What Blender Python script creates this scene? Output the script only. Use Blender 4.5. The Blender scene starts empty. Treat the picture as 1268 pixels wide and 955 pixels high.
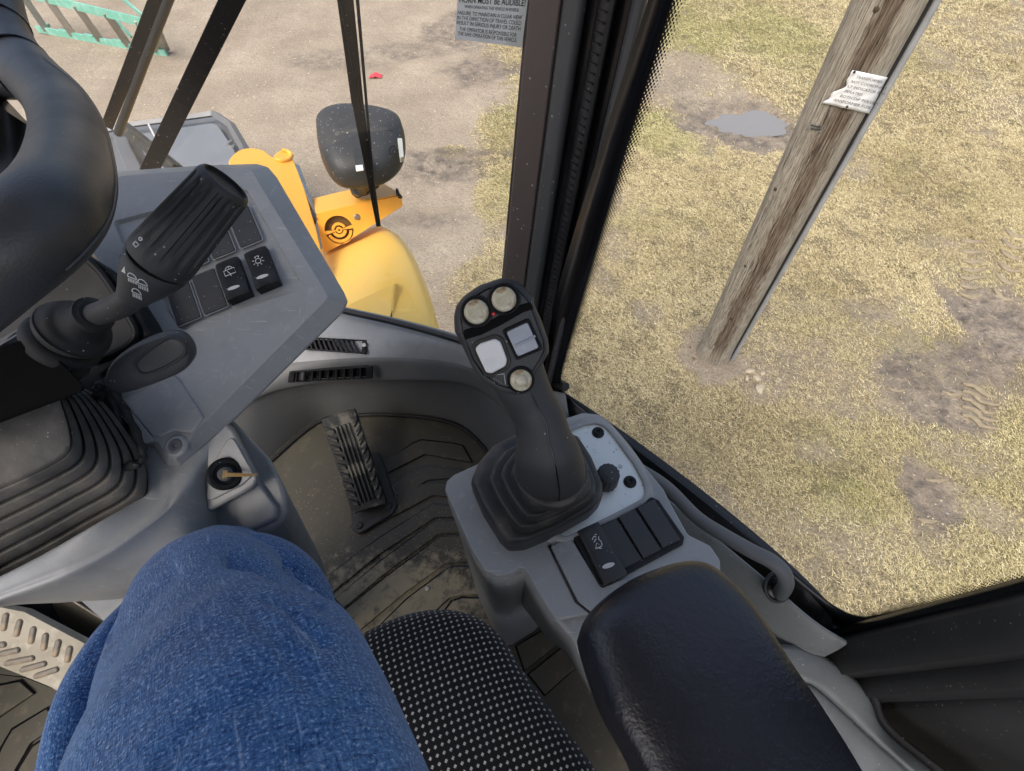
import bpy, bmesh, math, random
import numpy as np
from mathutils.bvhtree import BVHTree
from mathutils import Vector, Matrix, noise as mnoise
random.seed(7)
rng = np.random.default_rng(7)
sc = bpy.context.scene
C = sc.collection
# ---------------------------------------------------------------- camera
PITCH = math.radians(55.6); CP, SP = math.cos(PITCH), math.sin(PITCH)
FPX = 600.0; W0, H0 = 1268.0, 955.0
EYE = Vector((0, 0, 2.8))
cam = bpy.data.objects.new('camera', bpy.data.cameras.new('camera')); C.objects.link(cam)
cam.location = EYE; cam.rotation_euler = (math.pi/2-PITCH, 0, 0)
cam.data.sensor_width = 36; cam.data.lens = FPX/W0*36
cam.data.clip_start = .01; cam.data.clip_end = 500
sc.camera = cam
# ---------------------------------------------------------------- light
wd = bpy.data.worlds.new('World'); sc.world = wd; wd.use_nodes = True
nt = wd.node_tree; bg = nt.nodes['Background']
sky = nt.nodes.new('ShaderNodeTexSky'); sky.sky_type = 'NISHITA'; sky.sun_disc = False
SUN_EL, SUN_AZ = math.radians(58), math.radians(-150)       # azimuth of the sun from +Y towards +X
sky.sun_elevation = SUN_EL; sky.sun_rotation = SUN_AZ
sky.air_density = 1.0; sky.dust_density = 6.0; sky.ozone_density = .6
nt.links.new(sky.outputs[0], bg.inputs[0]); bg.inputs[1].default_value = .12
sl = bpy.data.lights.new('sun', 'SUN'); so = bpy.data.objects.new('sun', sl); C.objects.link(so)
sl.energy = 1.1; sl.angle = math.radians(35); sl.color = (1, .96, .9)
sd = Vector((math.sin(SUN_AZ)*math.cos(SUN_EL), math.cos(SUN_AZ)*math.cos(SUN_EL), math.sin(SUN_EL)))
so.rotation_euler = sd.to_track_quat('Z', 'Y').to_euler()
sc.view_settings.view_transform = 'Standard'; sc.view_settings.look = 'None'
sc.view_settings.exposure = 1.1; sc.view_settings.gamma = 1
sc.render.engine = 'CYCLES'

# ---------------------------------------------------------------- survey helpers: sight lines measured in the photograph give places in the world
def ray(x, y):
    a = (x-634)/FPX; b = (477.5-y)/FPX
    return Vector((a, CP+b*SP, -SP+b*CP))
def D(x, y, d): return EYE+ray(x, y)*d
def H(x, y, z):
    r = ray(x, y); return EYE+r*((z-EYE.z)/r.z)
class Plane:
    def __init__(s, *P):
        A, B, Cc = [D(*q) if not isinstance(q, Vector) else q for q in P]
        n = (B-A).cross(Cc-A).normalized()
        if n.dot(EYE-A) < 0: n = -n
        s.o, s.n = A, n
    def at(s, x, y, up=0):
        r = ray(x, y); o = s.o+s.n*up
        return EYE+r*((o-EYE).dot(s.n)/r.dot(s.n))
    def frame(s, x, y, x2, y2, up=0):      # matrix: origin at pixel, local x towards second pixel, local z = normal
        o = s.at(x, y, up); ex = (s.at(x2, y2, up)-o).normalized(); ey = s.n.cross(ex)
        return mat4(o, ex, ey, s.n)
def mat4(o, ex, ey, ez):
    m = Matrix.Identity(4)
    for i, v in enumerate((ex, ey, ez, o)):
        for j in range(3): m[j][i] = v[j]
    return m
# ---------------------------------------------------------------- objects
WM = {}
def reg(o, parent, Mw):
    C.objects.link(o); WM[o.name] = Mw
    if parent:
        o.parent = parent; o.matrix_basis = WM[parent.name].inverted() @ Mw
    else: o.matrix_basis = Mw
    return o
def tag(o, label=None, cat=None, group=None, kind=None):
    if label: o['label'] = label
    if cat: o['category'] = cat
    if group: o['group'] = group
    if kind: o['kind'] = kind
    return o
def thing(name, loc, label, cat, group=None):
    o = bpy.data.objects.new(name, None); o.empty_display_size = .05
    reg(o, None, Matrix.Translation(loc)); return tag(o, label, cat, group)
def make_mesh(name, geo, m=None, smooth=True, sharp=40):
    vs, fs = geo[0], geo[1]; uv = geo[2] if len(geo) > 2 else None
    me = bpy.data.meshes.new(name); me.from_pydata([tuple(v) for v in vs], [], fs)
    if uv:
        l = me.uv_layers.new(name='UVMap'); k = 0
        for f, u in zip(fs, uv):
            for c in u: l.data[k].uv = c; k += 1
    me.validate(); me.update()
    if smooth:
        me.shade_smooth()
        if sharp: me.set_sharp_from_angle(angle=math.radians(sharp))
    if m: me.materials.append(m)
    return me
def fixn(geo):
    bm = bmesh.new(); vv = [bm.verts.new(v) for v in geo[0]]
    for f in geo[1]:
        try: bm.faces.new([vv[i] for i in f])
        except ValueError: pass
    bmesh.ops.recalc_face_normals(bm, faces=bm.faces)
    bm.verts.index_update()
    out = ([v.co.copy() for v in bm.verts], [[v.index for v in f.verts] for f in bm.faces])
    bm.free(); return out
def obj(name, geo, m, parent=None, Mw=None, bevel=0, seg=3, sub=0, smooth=True, sharp=40, solid=0, closed=True):
    if len(geo) == 2 and closed: geo = fixn(geo)
    vs = [Vector(v) for v in geo[0]]
    if Mw is None:
        lo = Vector([min(v[i] for v in vs) for i in range(3)]); hi = Vector([max(v[i] for v in vs) for i in range(3)])
        c = (lo+hi)/2
        if parent is None: c.z = lo.z
        vs = [v-c for v in vs]; Mw = Matrix.Translation(c)
    me = make_mesh(name, (vs,)+tuple(geo[1:]), m, smooth, None if (bevel or sub) else sharp)
    o = bpy.data.objects.new(name, me); reg(o, parent, Mw)
    if solid:
        md = o.modifiers.new('solid', 'SOLIDIFY'); md.thickness = solid; md.offset = -1
    if bevel:
        md = o.modifiers.new('bevel', 'BEVEL'); md.width = bevel; md.segments = seg; md.limit_method = 'ANGLE'; md.angle_limit = math.radians(30)
        md.use_clamp_overlap = True
    if sub:
        md = o.modifiers.new('sub', 'SUBSURF'); md.levels = sub; md.render_levels = sub
    if bevel:
        md = o.modifiers.new('wn', 'WEIGHTED_NORMAL'); md.keep_sharp = True
    return o
def share(name, src, parent, Mw):
    o = src.copy(); o.name = name; reg(o, parent, Mw); return o
# ---------------------------------------------------------------- geometry builders
def join(*gs):
    V, F = [], []
    for g in gs:
        k = len(V); V += list(g[0]); F += [[i+k for i in f] for f in g[1]]
    return V, F
def prism(top, vec):
    n = len(top); top = [Vector(p) for p in top]
    vec = Vector(vec)
    V = top+[p+vec for p in top]
    F = [list(range(n)), list(range(2*n-1, n-1, -1))]+[[i, n+i, n+(i+1) % n, (i+1) % n] for i in range(n)]
    return V, F
def frustum(top, bot):
    n = len(top)
    return [Vector(p) for p in top]+[Vector(p) for p in bot], [list(range(n)), list(range(2*n-1, n-1, -1))]+[[i, n+i, n+(i+1) % n, (i+1) % n] for i in range(n)]
def rnd(pts, r, n=5):                       # round the corners of a planar polygon
    out = []; N = len(pts); pts = [Vector(p) for p in pts]
    for i in range(N):
        p = pts[i]; a = pts[i-1]-p; b = pts[(i+1) % N]-p
        rr = r[i] if isinstance(r, (list, tuple)) else r
        if rr <= 0: out.append(p); continue
        la, lb = a.length, b.length; a.normalize(); b.normalize()
        ang = a.angle(b, math.pi)
        t = min(rr/max(math.tan(ang/2), .05), .48*la, .48*lb)
        p0, p1 = p+a*t, p+b*t
        for k in range(n+1):
            s = k/n; out.append(p0*(1-s)**2+p*2*s*(1-s)+p1*s*s)
    return out
def spline(pts, n, closed=False):           # Catmull-Rom, n points
    P = [Vector(p) for p in pts]; N = len(P); out = []
    segs = N if closed else N-1
    for k in range(n):
        t = k/(n if closed else n-1)*segs; i = min(int(t), segs-1); f = t-i
        g = (lambda j: P[j % N]) if closed else (lambda j: P[max(0, min(N-1, j))])
        p0, p1, p2, p3 = g(i-1), g(i), g(i+1), g(i+2)
        if not closed:
            if i == 0: p0 = 2*p1-p2
            if i+2 > N-1: p3 = 2*p2-p1
        out.append(.5*((2*p1)+(-p0+p2)*f+(2*p0-5*p1+4*p2-p3)*f*f+(-p0+3*p1-3*p2+p3)*f**3))
    return out
def loft(rows, closed=False, cap=False, uv=False):
    m = len(rows[0]); V = [Vector(p) for r in rows for p in r]; F = []; U = []
    vl = [0]
    for a, b in zip(rows, rows[1:]): vl.append(vl[-1]+sum((Vector(p)-Vector(q)).length for p, q in zip(a, b))/m)
    ul = [0]; mid = rows[len(rows)//2]
    for i in range(m): ul.append(ul[-1]+(Vector(mid[(i+1) % m])-Vector(mid[i])).length)
    for j in range(len(rows)-1):
        for i in range(m if closed else m-1):
            i2 = (i+1) % m
            F.append([j*m+i, j*m+i2, (j+1)*m+i2, (j+1)*m+i])
            U.append([(ul[i], vl[j]), (ul[i+1], vl[j]), (ul[i+1], vl[j+1]), (ul[i], vl[j+1])])
    if cap:
        F.append(list(range(m))[::-1]); F.append([(len(rows)-1)*m+i for i in range(m)])
        U.append([(0, 0)]*m); U.append([(0, 0)]*m)
    return (V, F, U) if uv else (V, F)
def surf(rows, n=24, mrows=None, **k):      # smooth surface through rows of (px,py,depth) or vectors
    R = [spline([p if isinstance(p, Vector) else D(*p) for p in r], n) for r in rows]
    if mrows:
        cols = [spline([r[i] for r in R], mrows) for i in range(n)]
        R = [[cols[i][j] for i in range(n)] for j in range(mrows)]
    return loft(R, **k)
def tube(path, rad, n=12, cap=True, uv=False, squash=None):
    P = [Vector(p) for p in path]; rows = []
    R = rad if isinstance(rad, (list, tuple)) else [rad]*len(P)
    t0 = (P[1]-P[0]).normalized(); up = Vector((0, 0, 1)) if abs(t0.z) < .9 else Vector((1, 0, 0))
    a = t0.cross(up).normalized()
    for i, p in enumerate(P):
        t = (P[min(i+1, len(P)-1)]-P[max(i-1, 0)]).normalized()
        a = (a-t*a.dot(t)).normalized(); b = t.cross(a)
        r = R[i]; ra, rb = r if isinstance(r, (tuple, list)) else (r, r)
        rows.append([p+a*ra*math.cos(2*math.pi*k/n)+b*rb*math.sin(2*math.pi*k/n) for k in range(n)])
    return loft(rows, closed=True, cap=cap, uv=uv)
def lathe(prof, n=24, flute=None):          # profile of (radius, z) in local space
    rows = []
    for j, (r, z) in enumerate(prof):
        rows.append([Vector(((r*(flute(k/n, j) if flute else 1))*math.cos(2*math.pi*k/n), (r*(flute(k/n, j) if flute else 1))*math.sin(2*math.pi*k/n), z)) for k in range(n)])
    return loft(rows, closed=True, cap=True)
def box(cx, cy, cz, sx, sy, sz):
    x, y, z = sx/2, sy/2, sz/2
    return prism([(cx-x, cy-y, cz+z), (cx+x, cy-y, cz+z), (cx+x, cy+y, cz+z), (cx-x, cy+y, cz+z)], (0, 0, -sz))
def rrect(w, h, r, n=5): return rnd([(-w/2, -h/2, 0), (w/2, -h/2, 0), (w/2, h/2, 0), (-w/2, h/2, 0)], r, n)
def pillow(outline, spine, up, hgt, low, steps=10, power=2.4, inner=.0, sag=None):
    """cushion: outline loop shrinks towards the spine while it rises along up"""
    O = [Vector(p) for p in outline]; S = [Vector(p) for p in spine]; up = Vector(up).normalized()
    def near(p):
        best = None
        for a, b in zip(S, S[1:]):
            ab = b-a; t = max(0, min(1, (p-a).dot(ab)/max(ab.length_squared, 1e-9))); q = a+ab*t
            if best is None or (q-p).length < (best-p).length: best = q
        return best
    N = [near(p) for p in O]; rows = []
    for k in range(steps+1):                # underside
        t = 1-k/steps
        if t > .35: continue
        rows.append([n.lerp(p, 1-t*.6)-up*low*(t/.35)**.7 for p, n in zip(O, N)])
    rows = [[n.lerp(p, .86)-up*low for p, n in zip(O, N)], [n.lerp(p, .97)-up*low*.75 for p, n in zip(O, N)], [p-up*low*.3 for p in O]]
    for k in range(steps+1):
        t = k/steps; s = 1-(1-inner)*t
        h = (1-max(0., s)**power)**(1/power)
        ss = s if k < steps else .02
        rows.append([n.lerp(p, ss)+up*hgt*h for p, n in zip(O, N)])
    g = loft(rows, closed=True, cap=True)
    return g
def disc_pts(r, n=24, sx=1, sy=1): return [Vector((r*sx*math.cos(2*math.pi*k/n), r*sy*math.sin(2*math.pi*k/n), 0)) for k in range(n)]
def ring2(outer, inner, h):                 # frame with a hole (equal point counts), top at z given by points, thickness h along vec
    n = len(outer); V = list(outer)+list(inner)+[p+h for p in outer]+[p+h for p in inner]; F = []
    for i in range(n):
        j = (i+1) % n
        F += [[i, j, n+j, n+i], [2*n+i, 3*n+i, 3*n+j, 2*n+j], [i, 2*n+i, 2*n+j, j], [n+i, n+j, 3*n+j, 3*n+i]]
    return V, F
def resamp(pts, n):
    P = [Vector(p) for p in pts]; L = [0]
    for i in range(len(P)): L.append(L[-1]+(P[(i+1) % len(P)]-P[i]).length)
    out = []; k = 0
    for q in range(n):
        t = q/n*L[-1]
        while L[k+1] < t: k += 1
        f = (t-L[k])/max(L[k+1]-L[k], 1e-9); out.append(P[k].lerp(P[(k+1) % len(P)], f))
    return out
def text(name, s, size, m, parent, Mw, depth=.0001, align='CENTER', sx=1):
    cu = bpy.data.curves.new(name, 'FONT'); cu.body = s; cu.size = size; cu.extrude = depth; cu.align_x = align; cu.align_y = 'CENTER'; cu.space_line = 1.0
    t = bpy.data.objects.new(name+'_tmp', cu); C.objects.link(t)
    dg = bpy.context.evaluated_depsgraph_get(); me = bpy.data.meshes.new_from_object(t.evaluated_get(dg))
    bpy.data.objects.remove(t); me.name = name; me.materials.clear(); me.materials.append(m)
    if sx != 1: me.transform(Matrix.Diagonal((sx, 1, 1, 1)))
    o = bpy.data.objects.new(name, me); return reg(o, parent, Mw)
# ---------------------------------------------------------------- materials
def M(name, col, rough=.5, metal=0., grain=None, var=None, dust=None, spec=.5, coat=0, wear=None, emit=None):
    m = bpy.data.materials.new(name); m.use_nodes = True; n = m.node_tree.nodes; L = m.node_tree.links
    b = n['Principled BSDF']; b.inputs['Roughness'].default_value = rough; b.inputs['Metallic'].default_value = metal
    b.inputs['Specular IOR Level'].default_value = spec; b.inputs['Coat Weight'].default_value = coat
    tc = n.new('ShaderNodeTexCoord').outputs['Object']
    rgb = n.new('ShaderNodeRGB'); rgb.outputs[0].default_value = (*col, 1); cur = rgb.outputs[0]
    def mix(f, a, c2):
        x = n.new('ShaderNodeMix'); x.data_type = 'RGBA'; L.new(f, x.inputs[0]); L.new(a, x.inputs[6])
        if isinstance(c2, tuple): x.inputs[7].default_value = (*c2, 1)
        else: L.new(c2, x.inputs[7])
        return x.outputs[2]
    def ramp(f, lo, hi, a=0., c2=1.):
        x = n.new('ShaderNodeMapRange'); L.new(f, x.inputs[0]); x.inputs[1].default_value = lo; x.inputs[2].default_value = hi
        x.inputs[3].default_value = a; x.inputs[4].default_value = c2; return x.outputs[0]
    def noi(s, det=4, scale=None, dist=0.):
        x = n.new('ShaderNodeTexNoise'); x.inputs['Scale'].default_value = s; x.inputs['Detail'].default_value = det; x.inputs['Distortion'].default_value = dist
        if scale:
            mp = n.new('ShaderNodeMapping'); mp.inputs['Scale'].default_value = scale; L.new(tc, mp.inputs[0]); L.new(mp.outputs[0], x.inputs[0])
        else: L.new(tc, x.inputs[0])
        return x.outputs['Fac']
    if var:
        for v in (var if isinstance(var, list) else [var]):
            s, c2, lo, hi = v[:4]; cur = mix(ramp(noi(s, 6, v[4] if len(v) > 4 else None), lo, hi), cur, c2)
        L.new(ramp(noi(var[0][0] if isinstance(var, list) else var[0], 5), .3, .7, rough*.85, min(1, rough*1.15)), b.inputs['Roughness'])
    if dust:
        for s, cut, rad, dc in (dust if isinstance(dust, list) else [dust]):
            s *= 2.2; rad *= 2.5; cut = 1-(1-cut)*.7
            v = n.new('ShaderNodeTexVoronoi'); v.inputs['Scale'].default_value = s; L.new(tc, v.inputs[0])
            sep = n.new('ShaderNodeSeparateColor'); L.new(v.outputs['Color'], sep.inputs[0])
            a = ramp(sep.outputs[0], cut, cut+.001); r = ramp(sep.outputs[1], 0, 1, rad*.4, rad)
            lt = n.new('ShaderNodeMath'); lt.operation = 'LESS_THAN'; L.new(v.outputs['Distance'], lt.inputs[0]); L.new(r, lt.inputs[1])
            mu = n.new('ShaderNodeMath'); mu.operation = 'MULTIPLY'; L.new(lt.outputs[0], mu.inputs[0]); L.new(a, mu.inputs[1])
            mu2 = n.new('ShaderNodeMath'); mu2.operation = 'MULTIPLY'; L.new(mu.outputs[0], mu2.inputs[0]); L.new(ramp(sep.outputs[2], 0, 1, .15, .75), mu2.inputs[1])
            cur = mix(mu2.outputs[0], cur, dc)
    L.new(cur, b.inputs['Base Color'])
    if grain:
        h = None
        for s, d in (grain if isinstance(grain, list) else [grain]):
            bp = n.new('ShaderNodeBump'); bp.inputs['Distance'].default_value = d; bp.inputs['Strength'].default_value = 1
            L.new(noi(s, 3), bp.inputs['Height'])
            if h: L.new(h, bp.inputs['Normal'])
            h = bp.outputs[0]
        L.new(h, b.inputs['Normal'])
    if emit:
        b.inputs['Emission Color'].default_value = (*col, 1); b.inputs['Emission Strength'].default_value = emit
    m['mixfn'] = 0
    return m
def g(v): return (v, v, v)
DUSTC = (.5, .5, .48)
m_grey = M('grey_plastic', (.30, .31, .308), .36, grain=[(900, .00016), (60, .0002)], var=[(7, (.37, .378, .37), .45, .75), (28, (.25, .258, .258), .5, .8), (90, (.38, .38, .37), .6, .75), (45, (.42, .42, .41), .64, .70, (1, 9, 1)), (45, (.40, .40, .39), .66, .72, (9, 1, 2))], dust=[(170, .93, .09, DUSTC)])
m_greyl = M('pale_grey_plastic', (.30, .315, .325), .42, grain=[(900, .00012)], var=[(9, (.36, .37, .38), .45, .75), (50, (.265, .28, .29), .5, .8)], dust=[(170, .85, .11, DUSTC)])
m_dgrey = M('dark_grey_plastic', (.135, .140, .142), .5, grain=[(900, .00016)], var=[(14, (.16, .165, .166), .45, .75)], dust=[(150, .85, .10, DUSTC)])
m_teal = M('weathered_grey_plastic', (.215, .232, .228), .42, grain=[(700, .0001)], var=[(12, (.26, .275, .268), .45, .7), (70, (.175, .19, .187), .55, .75)], dust=[(170, .82, .12, (.55, .55, .55))])
m_black = M('black_plastic', (.011, .0115, .012), .45, spec=.25, grain=[(1200, .0001)], var=(30, (.03, .03, .032), .5, .75), dust=[(160, .86, .09, DUSTC)])
m_blackm = M('black_matt_plastic', (.036, .037, .039), .55, grain=[(1200, .00015)], var=(20, (.055, .055, .055), .5, .75), dust=[(160, .84, .09, DUSTC)])
m_rubber = M('black_rubber', (.011, .011, .012), .7, grain=[(500, .0002)], var=(30, (.028, .027, .026), .5, .8), dust=[(200, .92, .12, DUSTC)])
m_bellows = M('dusty_rubber_bellows', (.050, .049, .047), .68, grain=[(500, .0003)], var=[(14, (.19, .17, .14), .46, .70), (60, (.09, .085, .076), .45, .7)], dust=[(220, .9, .15, (.3, .28, .25))])
m_boot = M('soft_black_rubber_boot', (.033, .033, .033), .5, grain=[(700, .0001)], var=[(22, (.13, .115, .095), .52, .72)], dust=[(220, .92, .12, (.3, .28, .25))])
m_vinyl = M('black_leatherette', (.015, .0155, .020), .35, grain=[(240, .0005), (600, .00025)], var=(20, (.018, .019, .028), .4, .7), spec=.6)
m_wheel = M('steering_wheel_skin', (.058, .058, .060), .42, grain=[(800, .00022)], var=(18, (.03, .031, .034), .45, .75), dust=[(140, .96, .08, (.5, .5, .48))], spec=.5)
m_alum = M('galvanised_plate', (.70, .72, .66), .38, .55, grain=[(400, .0001)], var=[(18, (.72, .76, .73), .4, .7), (120, (.45, .5, .48), .6, .8)], dust=[(160, .9, .14, (.12, .12, .12))])
m_chrome = M('worn_steel', (.45, .44, .42), .35, .9, var=(60, (.25, .24, .22), .5, .7))
m_gold = M('brass_key', (.75, .52, .24), .3, .9, var=(200, (.5, .35, .16), .5, .7))
m_white = M('white_print', (.78, .78, .76), .5)
m_wlens = M('frosted_indicator', (.62, .63, .6), .3)
m_yel = M('yellow_paint', (.92, .43, .055), .38, grain=[(300, .00015)], var=[(3, (.93, .47, .07), .4, .7), (40, (.86, .39, .04), .62, .8)], dust=[(60, .93, .06, (.4, .3, .15))], coat=.25)
m_yelp = M('pale_yellow_fender', (.95, .60, .12), .4, grain=[(300, .0002)], var=[(2, (.95, .64, .14), .4, .7), (30, (.90, .54, .09), .62, .8)], dust=[(50, .92, .05, (.4, .3, .15))], coat=.2)
m_trimb = M('brown_black_trim', (.075, .060, .056), .5, grain=[(900, .0002)], var=[(10, (.10, .075, .065), .4, .7, (1, 1, .15))], dust=[(110, .8, .09, (.6, .58, .55)), (60, .88, .06, (.75, .75, .72))])
m_seal = M('black_seal', (.012, .0125, .014), .45, grain=[(400, .0002)], var=[(20, (.028, .028, .03), .45, .75)], dust=[(150, .9, .10, (.5, .5, .5))])
m_pil2 = M('charcoal_trim', (.06, .062, .064), .48, grain=[(700, .0002)], dust=[(110, .8, .09, (.6, .58, .55)), (60, .88, .06, (.75, .75, .72))])
m_frit = M('black_glass_border', (.004, .004, .005), .25)
m_mirror = M('mirror_housing_plastic', (.035, .036, .038), .5, grain=[(120, .0006)], dust=[(38, .6, .09, (.6, .57, .52)), (75, .75, .12, (.4, .38, .34))])
m_bucket = M('grey_bucket_steel', (.19, .20, .215), .45, .2, var=[(3, (.23, .24, .255), .4, .7), (25, (.2, .2, .2), .62, .75)], dust=[(20, .9, .05, (.7, .7, .7))])
m_bucketd = M('dark_bucket_steel', (.14, .147, .157), .5, .2, var=[(6, (.16, .16, .165), .4, .7)])
m_hyd = M('greasy_steel', (.05, .045, .035), .4, .4, var=[(20, (.25, .18, .06), .62, .7)])
m_green = M('green_fibreglass', (.16, .42, .33), .5, var=[(12, (.28, .52, .44), .5, .7)])
m_ladal = M('ladder_aluminium', (.36, .34, .30), .45, .5, var=[(12, (.3, .28, .25), .5, .7)])
m_paper = M('paper_notice', (.80, .81, .82), .6, var=(40, (.7, .71, .72), .5, .75))
m_ink = M('grey_ink', (.10, .10, .11), .6)
m_stick = M('grey_sticker_film', (.66, .68, .68), .5, var=(40, (.6, .61, .61), .5, .75))
m_inkd = M('dark_ink', (.05, .05, .055), .6)
m_conduit = M('grey_conduit', (.33, .34, .36), .45, var=(8, (.25, .26, .27), .45, .7))
m_strip = M('plain_black', (.012, .012, .014), .5)
m_red = M('red_indicator', (.55, .02, .012), .25)
m_gap = M('dull_black_and_shade', (.006, .006, .006), .95, spec=.1)  # dull black; also stands for shade on the joystick head
m_rag = M('red_rag', (.62, .05, .07), .8)
m_amber = M('cloudy_amber_lens', (.46, .42, .29), .22, grain=[(300, .0002)], var=[(90, (.62, .60, .48), .4, .65), (130, (.28, .17, .07), .52, .7)], coat=.3)
m_btnw = M('matt_white_button', (.72, .72, .70), .55, grain=[(900, .0001)], var=(80, (.62, .62, .6), .5, .8))
m_btng = M('glossy_grey_button', (.30, .33, .37), .25, var=(60, (.36, .39, .43), .4, .7))
m_pebble = M('pebble', (.36, .34, .31), .8, var=(20, (.28, .26, .23), .4, .7))
m_crumb = M('dry_crumbs', (.42, .36, .26), .9)
# mat of the cab floor: black rubber with dried mud
def floor_mat_material(name, dirt):
    m = M(name, (.055, .051, .038), .55, grain=[(500, .0002), (40, .0003)], var=[(6, (.08, .074, .054), .4, .7), (50, (.12, .10, .07), .56, .76)], dust=[(170, .95, .12, (.32, .28, .2))])
    n = m.node_tree.nodes; L = m.node_tree.links; b = n['Principled BSDF']
    src = b.inputs['Base Color'].links[0].from_socket
    geo = n.new('ShaderNodeNewGeometry').outputs['Position']
    c = H(490, 745, 1.88); vd = n.new('ShaderNodeVectorMath'); vd.operation = 'SUBTRACT'; L.new(geo, vd.inputs[0]); vd.inputs[1].default_value = c
    mp = n.new('ShaderNodeMapping'); mp.vector_type = 'POINT'; mp.inputs['Rotation'].default_value = (0, 0, -math.radians(42)); mp.inputs['Scale'].default_value = (2.6, 6.0, 1); L.new(vd.outputs[0], mp.inputs[0])
    ln = n.new('ShaderNodeVectorMath'); ln.operation = 'LENGTH'; L.new(mp.outputs[0], ln.inputs[0])
    no = n.new('ShaderNodeTexNoise'); no.inputs['Scale'].default_value = 55; no.inputs['Detail'].default_value = 8; no.inputs['Roughness'].default_value = .7; L.new(geo, no.inputs[0])
    fall = n.new('ShaderNodeMapRange'); L.new(ln.outputs['Value'], fall.inputs[0]); fall.inputs[1].default_value = .25; fall.inputs[2].default_value = 1.15; fall.inputs[3].default_value = .27; fall.inputs[4].default_value = -.35
    ad = n.new('ShaderNodeMath'); ad.operation = 'ADD'; L.new(no.outputs['Fac'], ad.inputs[0]); L.new(fall.outputs[0], ad.inputs[1])
    mr = n.new('ShaderNodeMapRange'); L.new(ad.outputs[0], mr.inputs[0]); mr.inputs[1].default_value = .56; mr.inputs[2].default_value = .76; mr.inputs[4].default_value = dirt
    no2 = n.new('ShaderNodeTexNoise'); no2.inputs['Scale'].default_value = 28; L.new(geo, no2.inputs[0])
    cr = n.new('ShaderNodeMix'); cr.data_type = 'RGBA'; L.new(no2.outputs['Fac'], cr.inputs[0]); cr.inputs[6].default_value = (.27, .26, .18, 1); cr.inputs[7].default_value = (.46, .36, .23, 1)
    mx = n.new('ShaderNodeMix'); mx.data_type = 'RGBA'; L.new(mr.outputs[0], mx.inputs[0]); L.new(src, mx.inputs[6]); L.new(cr.outputs[2], mx.inputs[7])
    L.new(mx.outputs[2], b.inputs['Base Color']); return m
m_mat = floor_mat_material('muddy_rubber_mat', .85)
m_mat2 = floor_mat_material('rubber_mat_left', .3)
m_side = M('worn_black_panel', (.045, .046, .048), .45, grain=[(900, .00015), (30, .0004)], var=[(8, (.065, .066, .068), .45, .7)], dust=[(130, .7, .10, (.55, .55, .53))])
m_under = M('shaded_grey_plastic', (.06, .064, .068), .5, grain=[(900, .00015)], var=[(14, (.08, .083, .087), .45, .7)], dust=[(130, .8, .10, DUSTC)])
m_lever = M('charcoal_lever_plastic', (.055, .057, .06), .45, grain=[(900, .00015)], var=[(30, (.09, .09, .09), .55, .75)], dust=[(150, .85, .10, DUSTC)])
m_pedalm = M('muddy_pedal_rubber', (.018, .018, .018), .6, grain=[(300, .0004)], var=[(26, (.20, .185, .14), .50, .63)], dust=[(200, .8, .2, (.4, .37, .3))])
m_plate = M('pale_cast_pedal_plate', (.30, .28, .225), .6, grain=[(200, .0005)], var=[(14, (.22, .20, .155), .42, .65), (60, (.40, .38, .32), .55, .75)], dust=[(120, .85, .14, (.15, .13, .1))])
m_platew = M('worn_pedal_stud', (.15, .135, .11), .55, var=[(40, (.32, .25, .17), .45, .7)])
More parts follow.
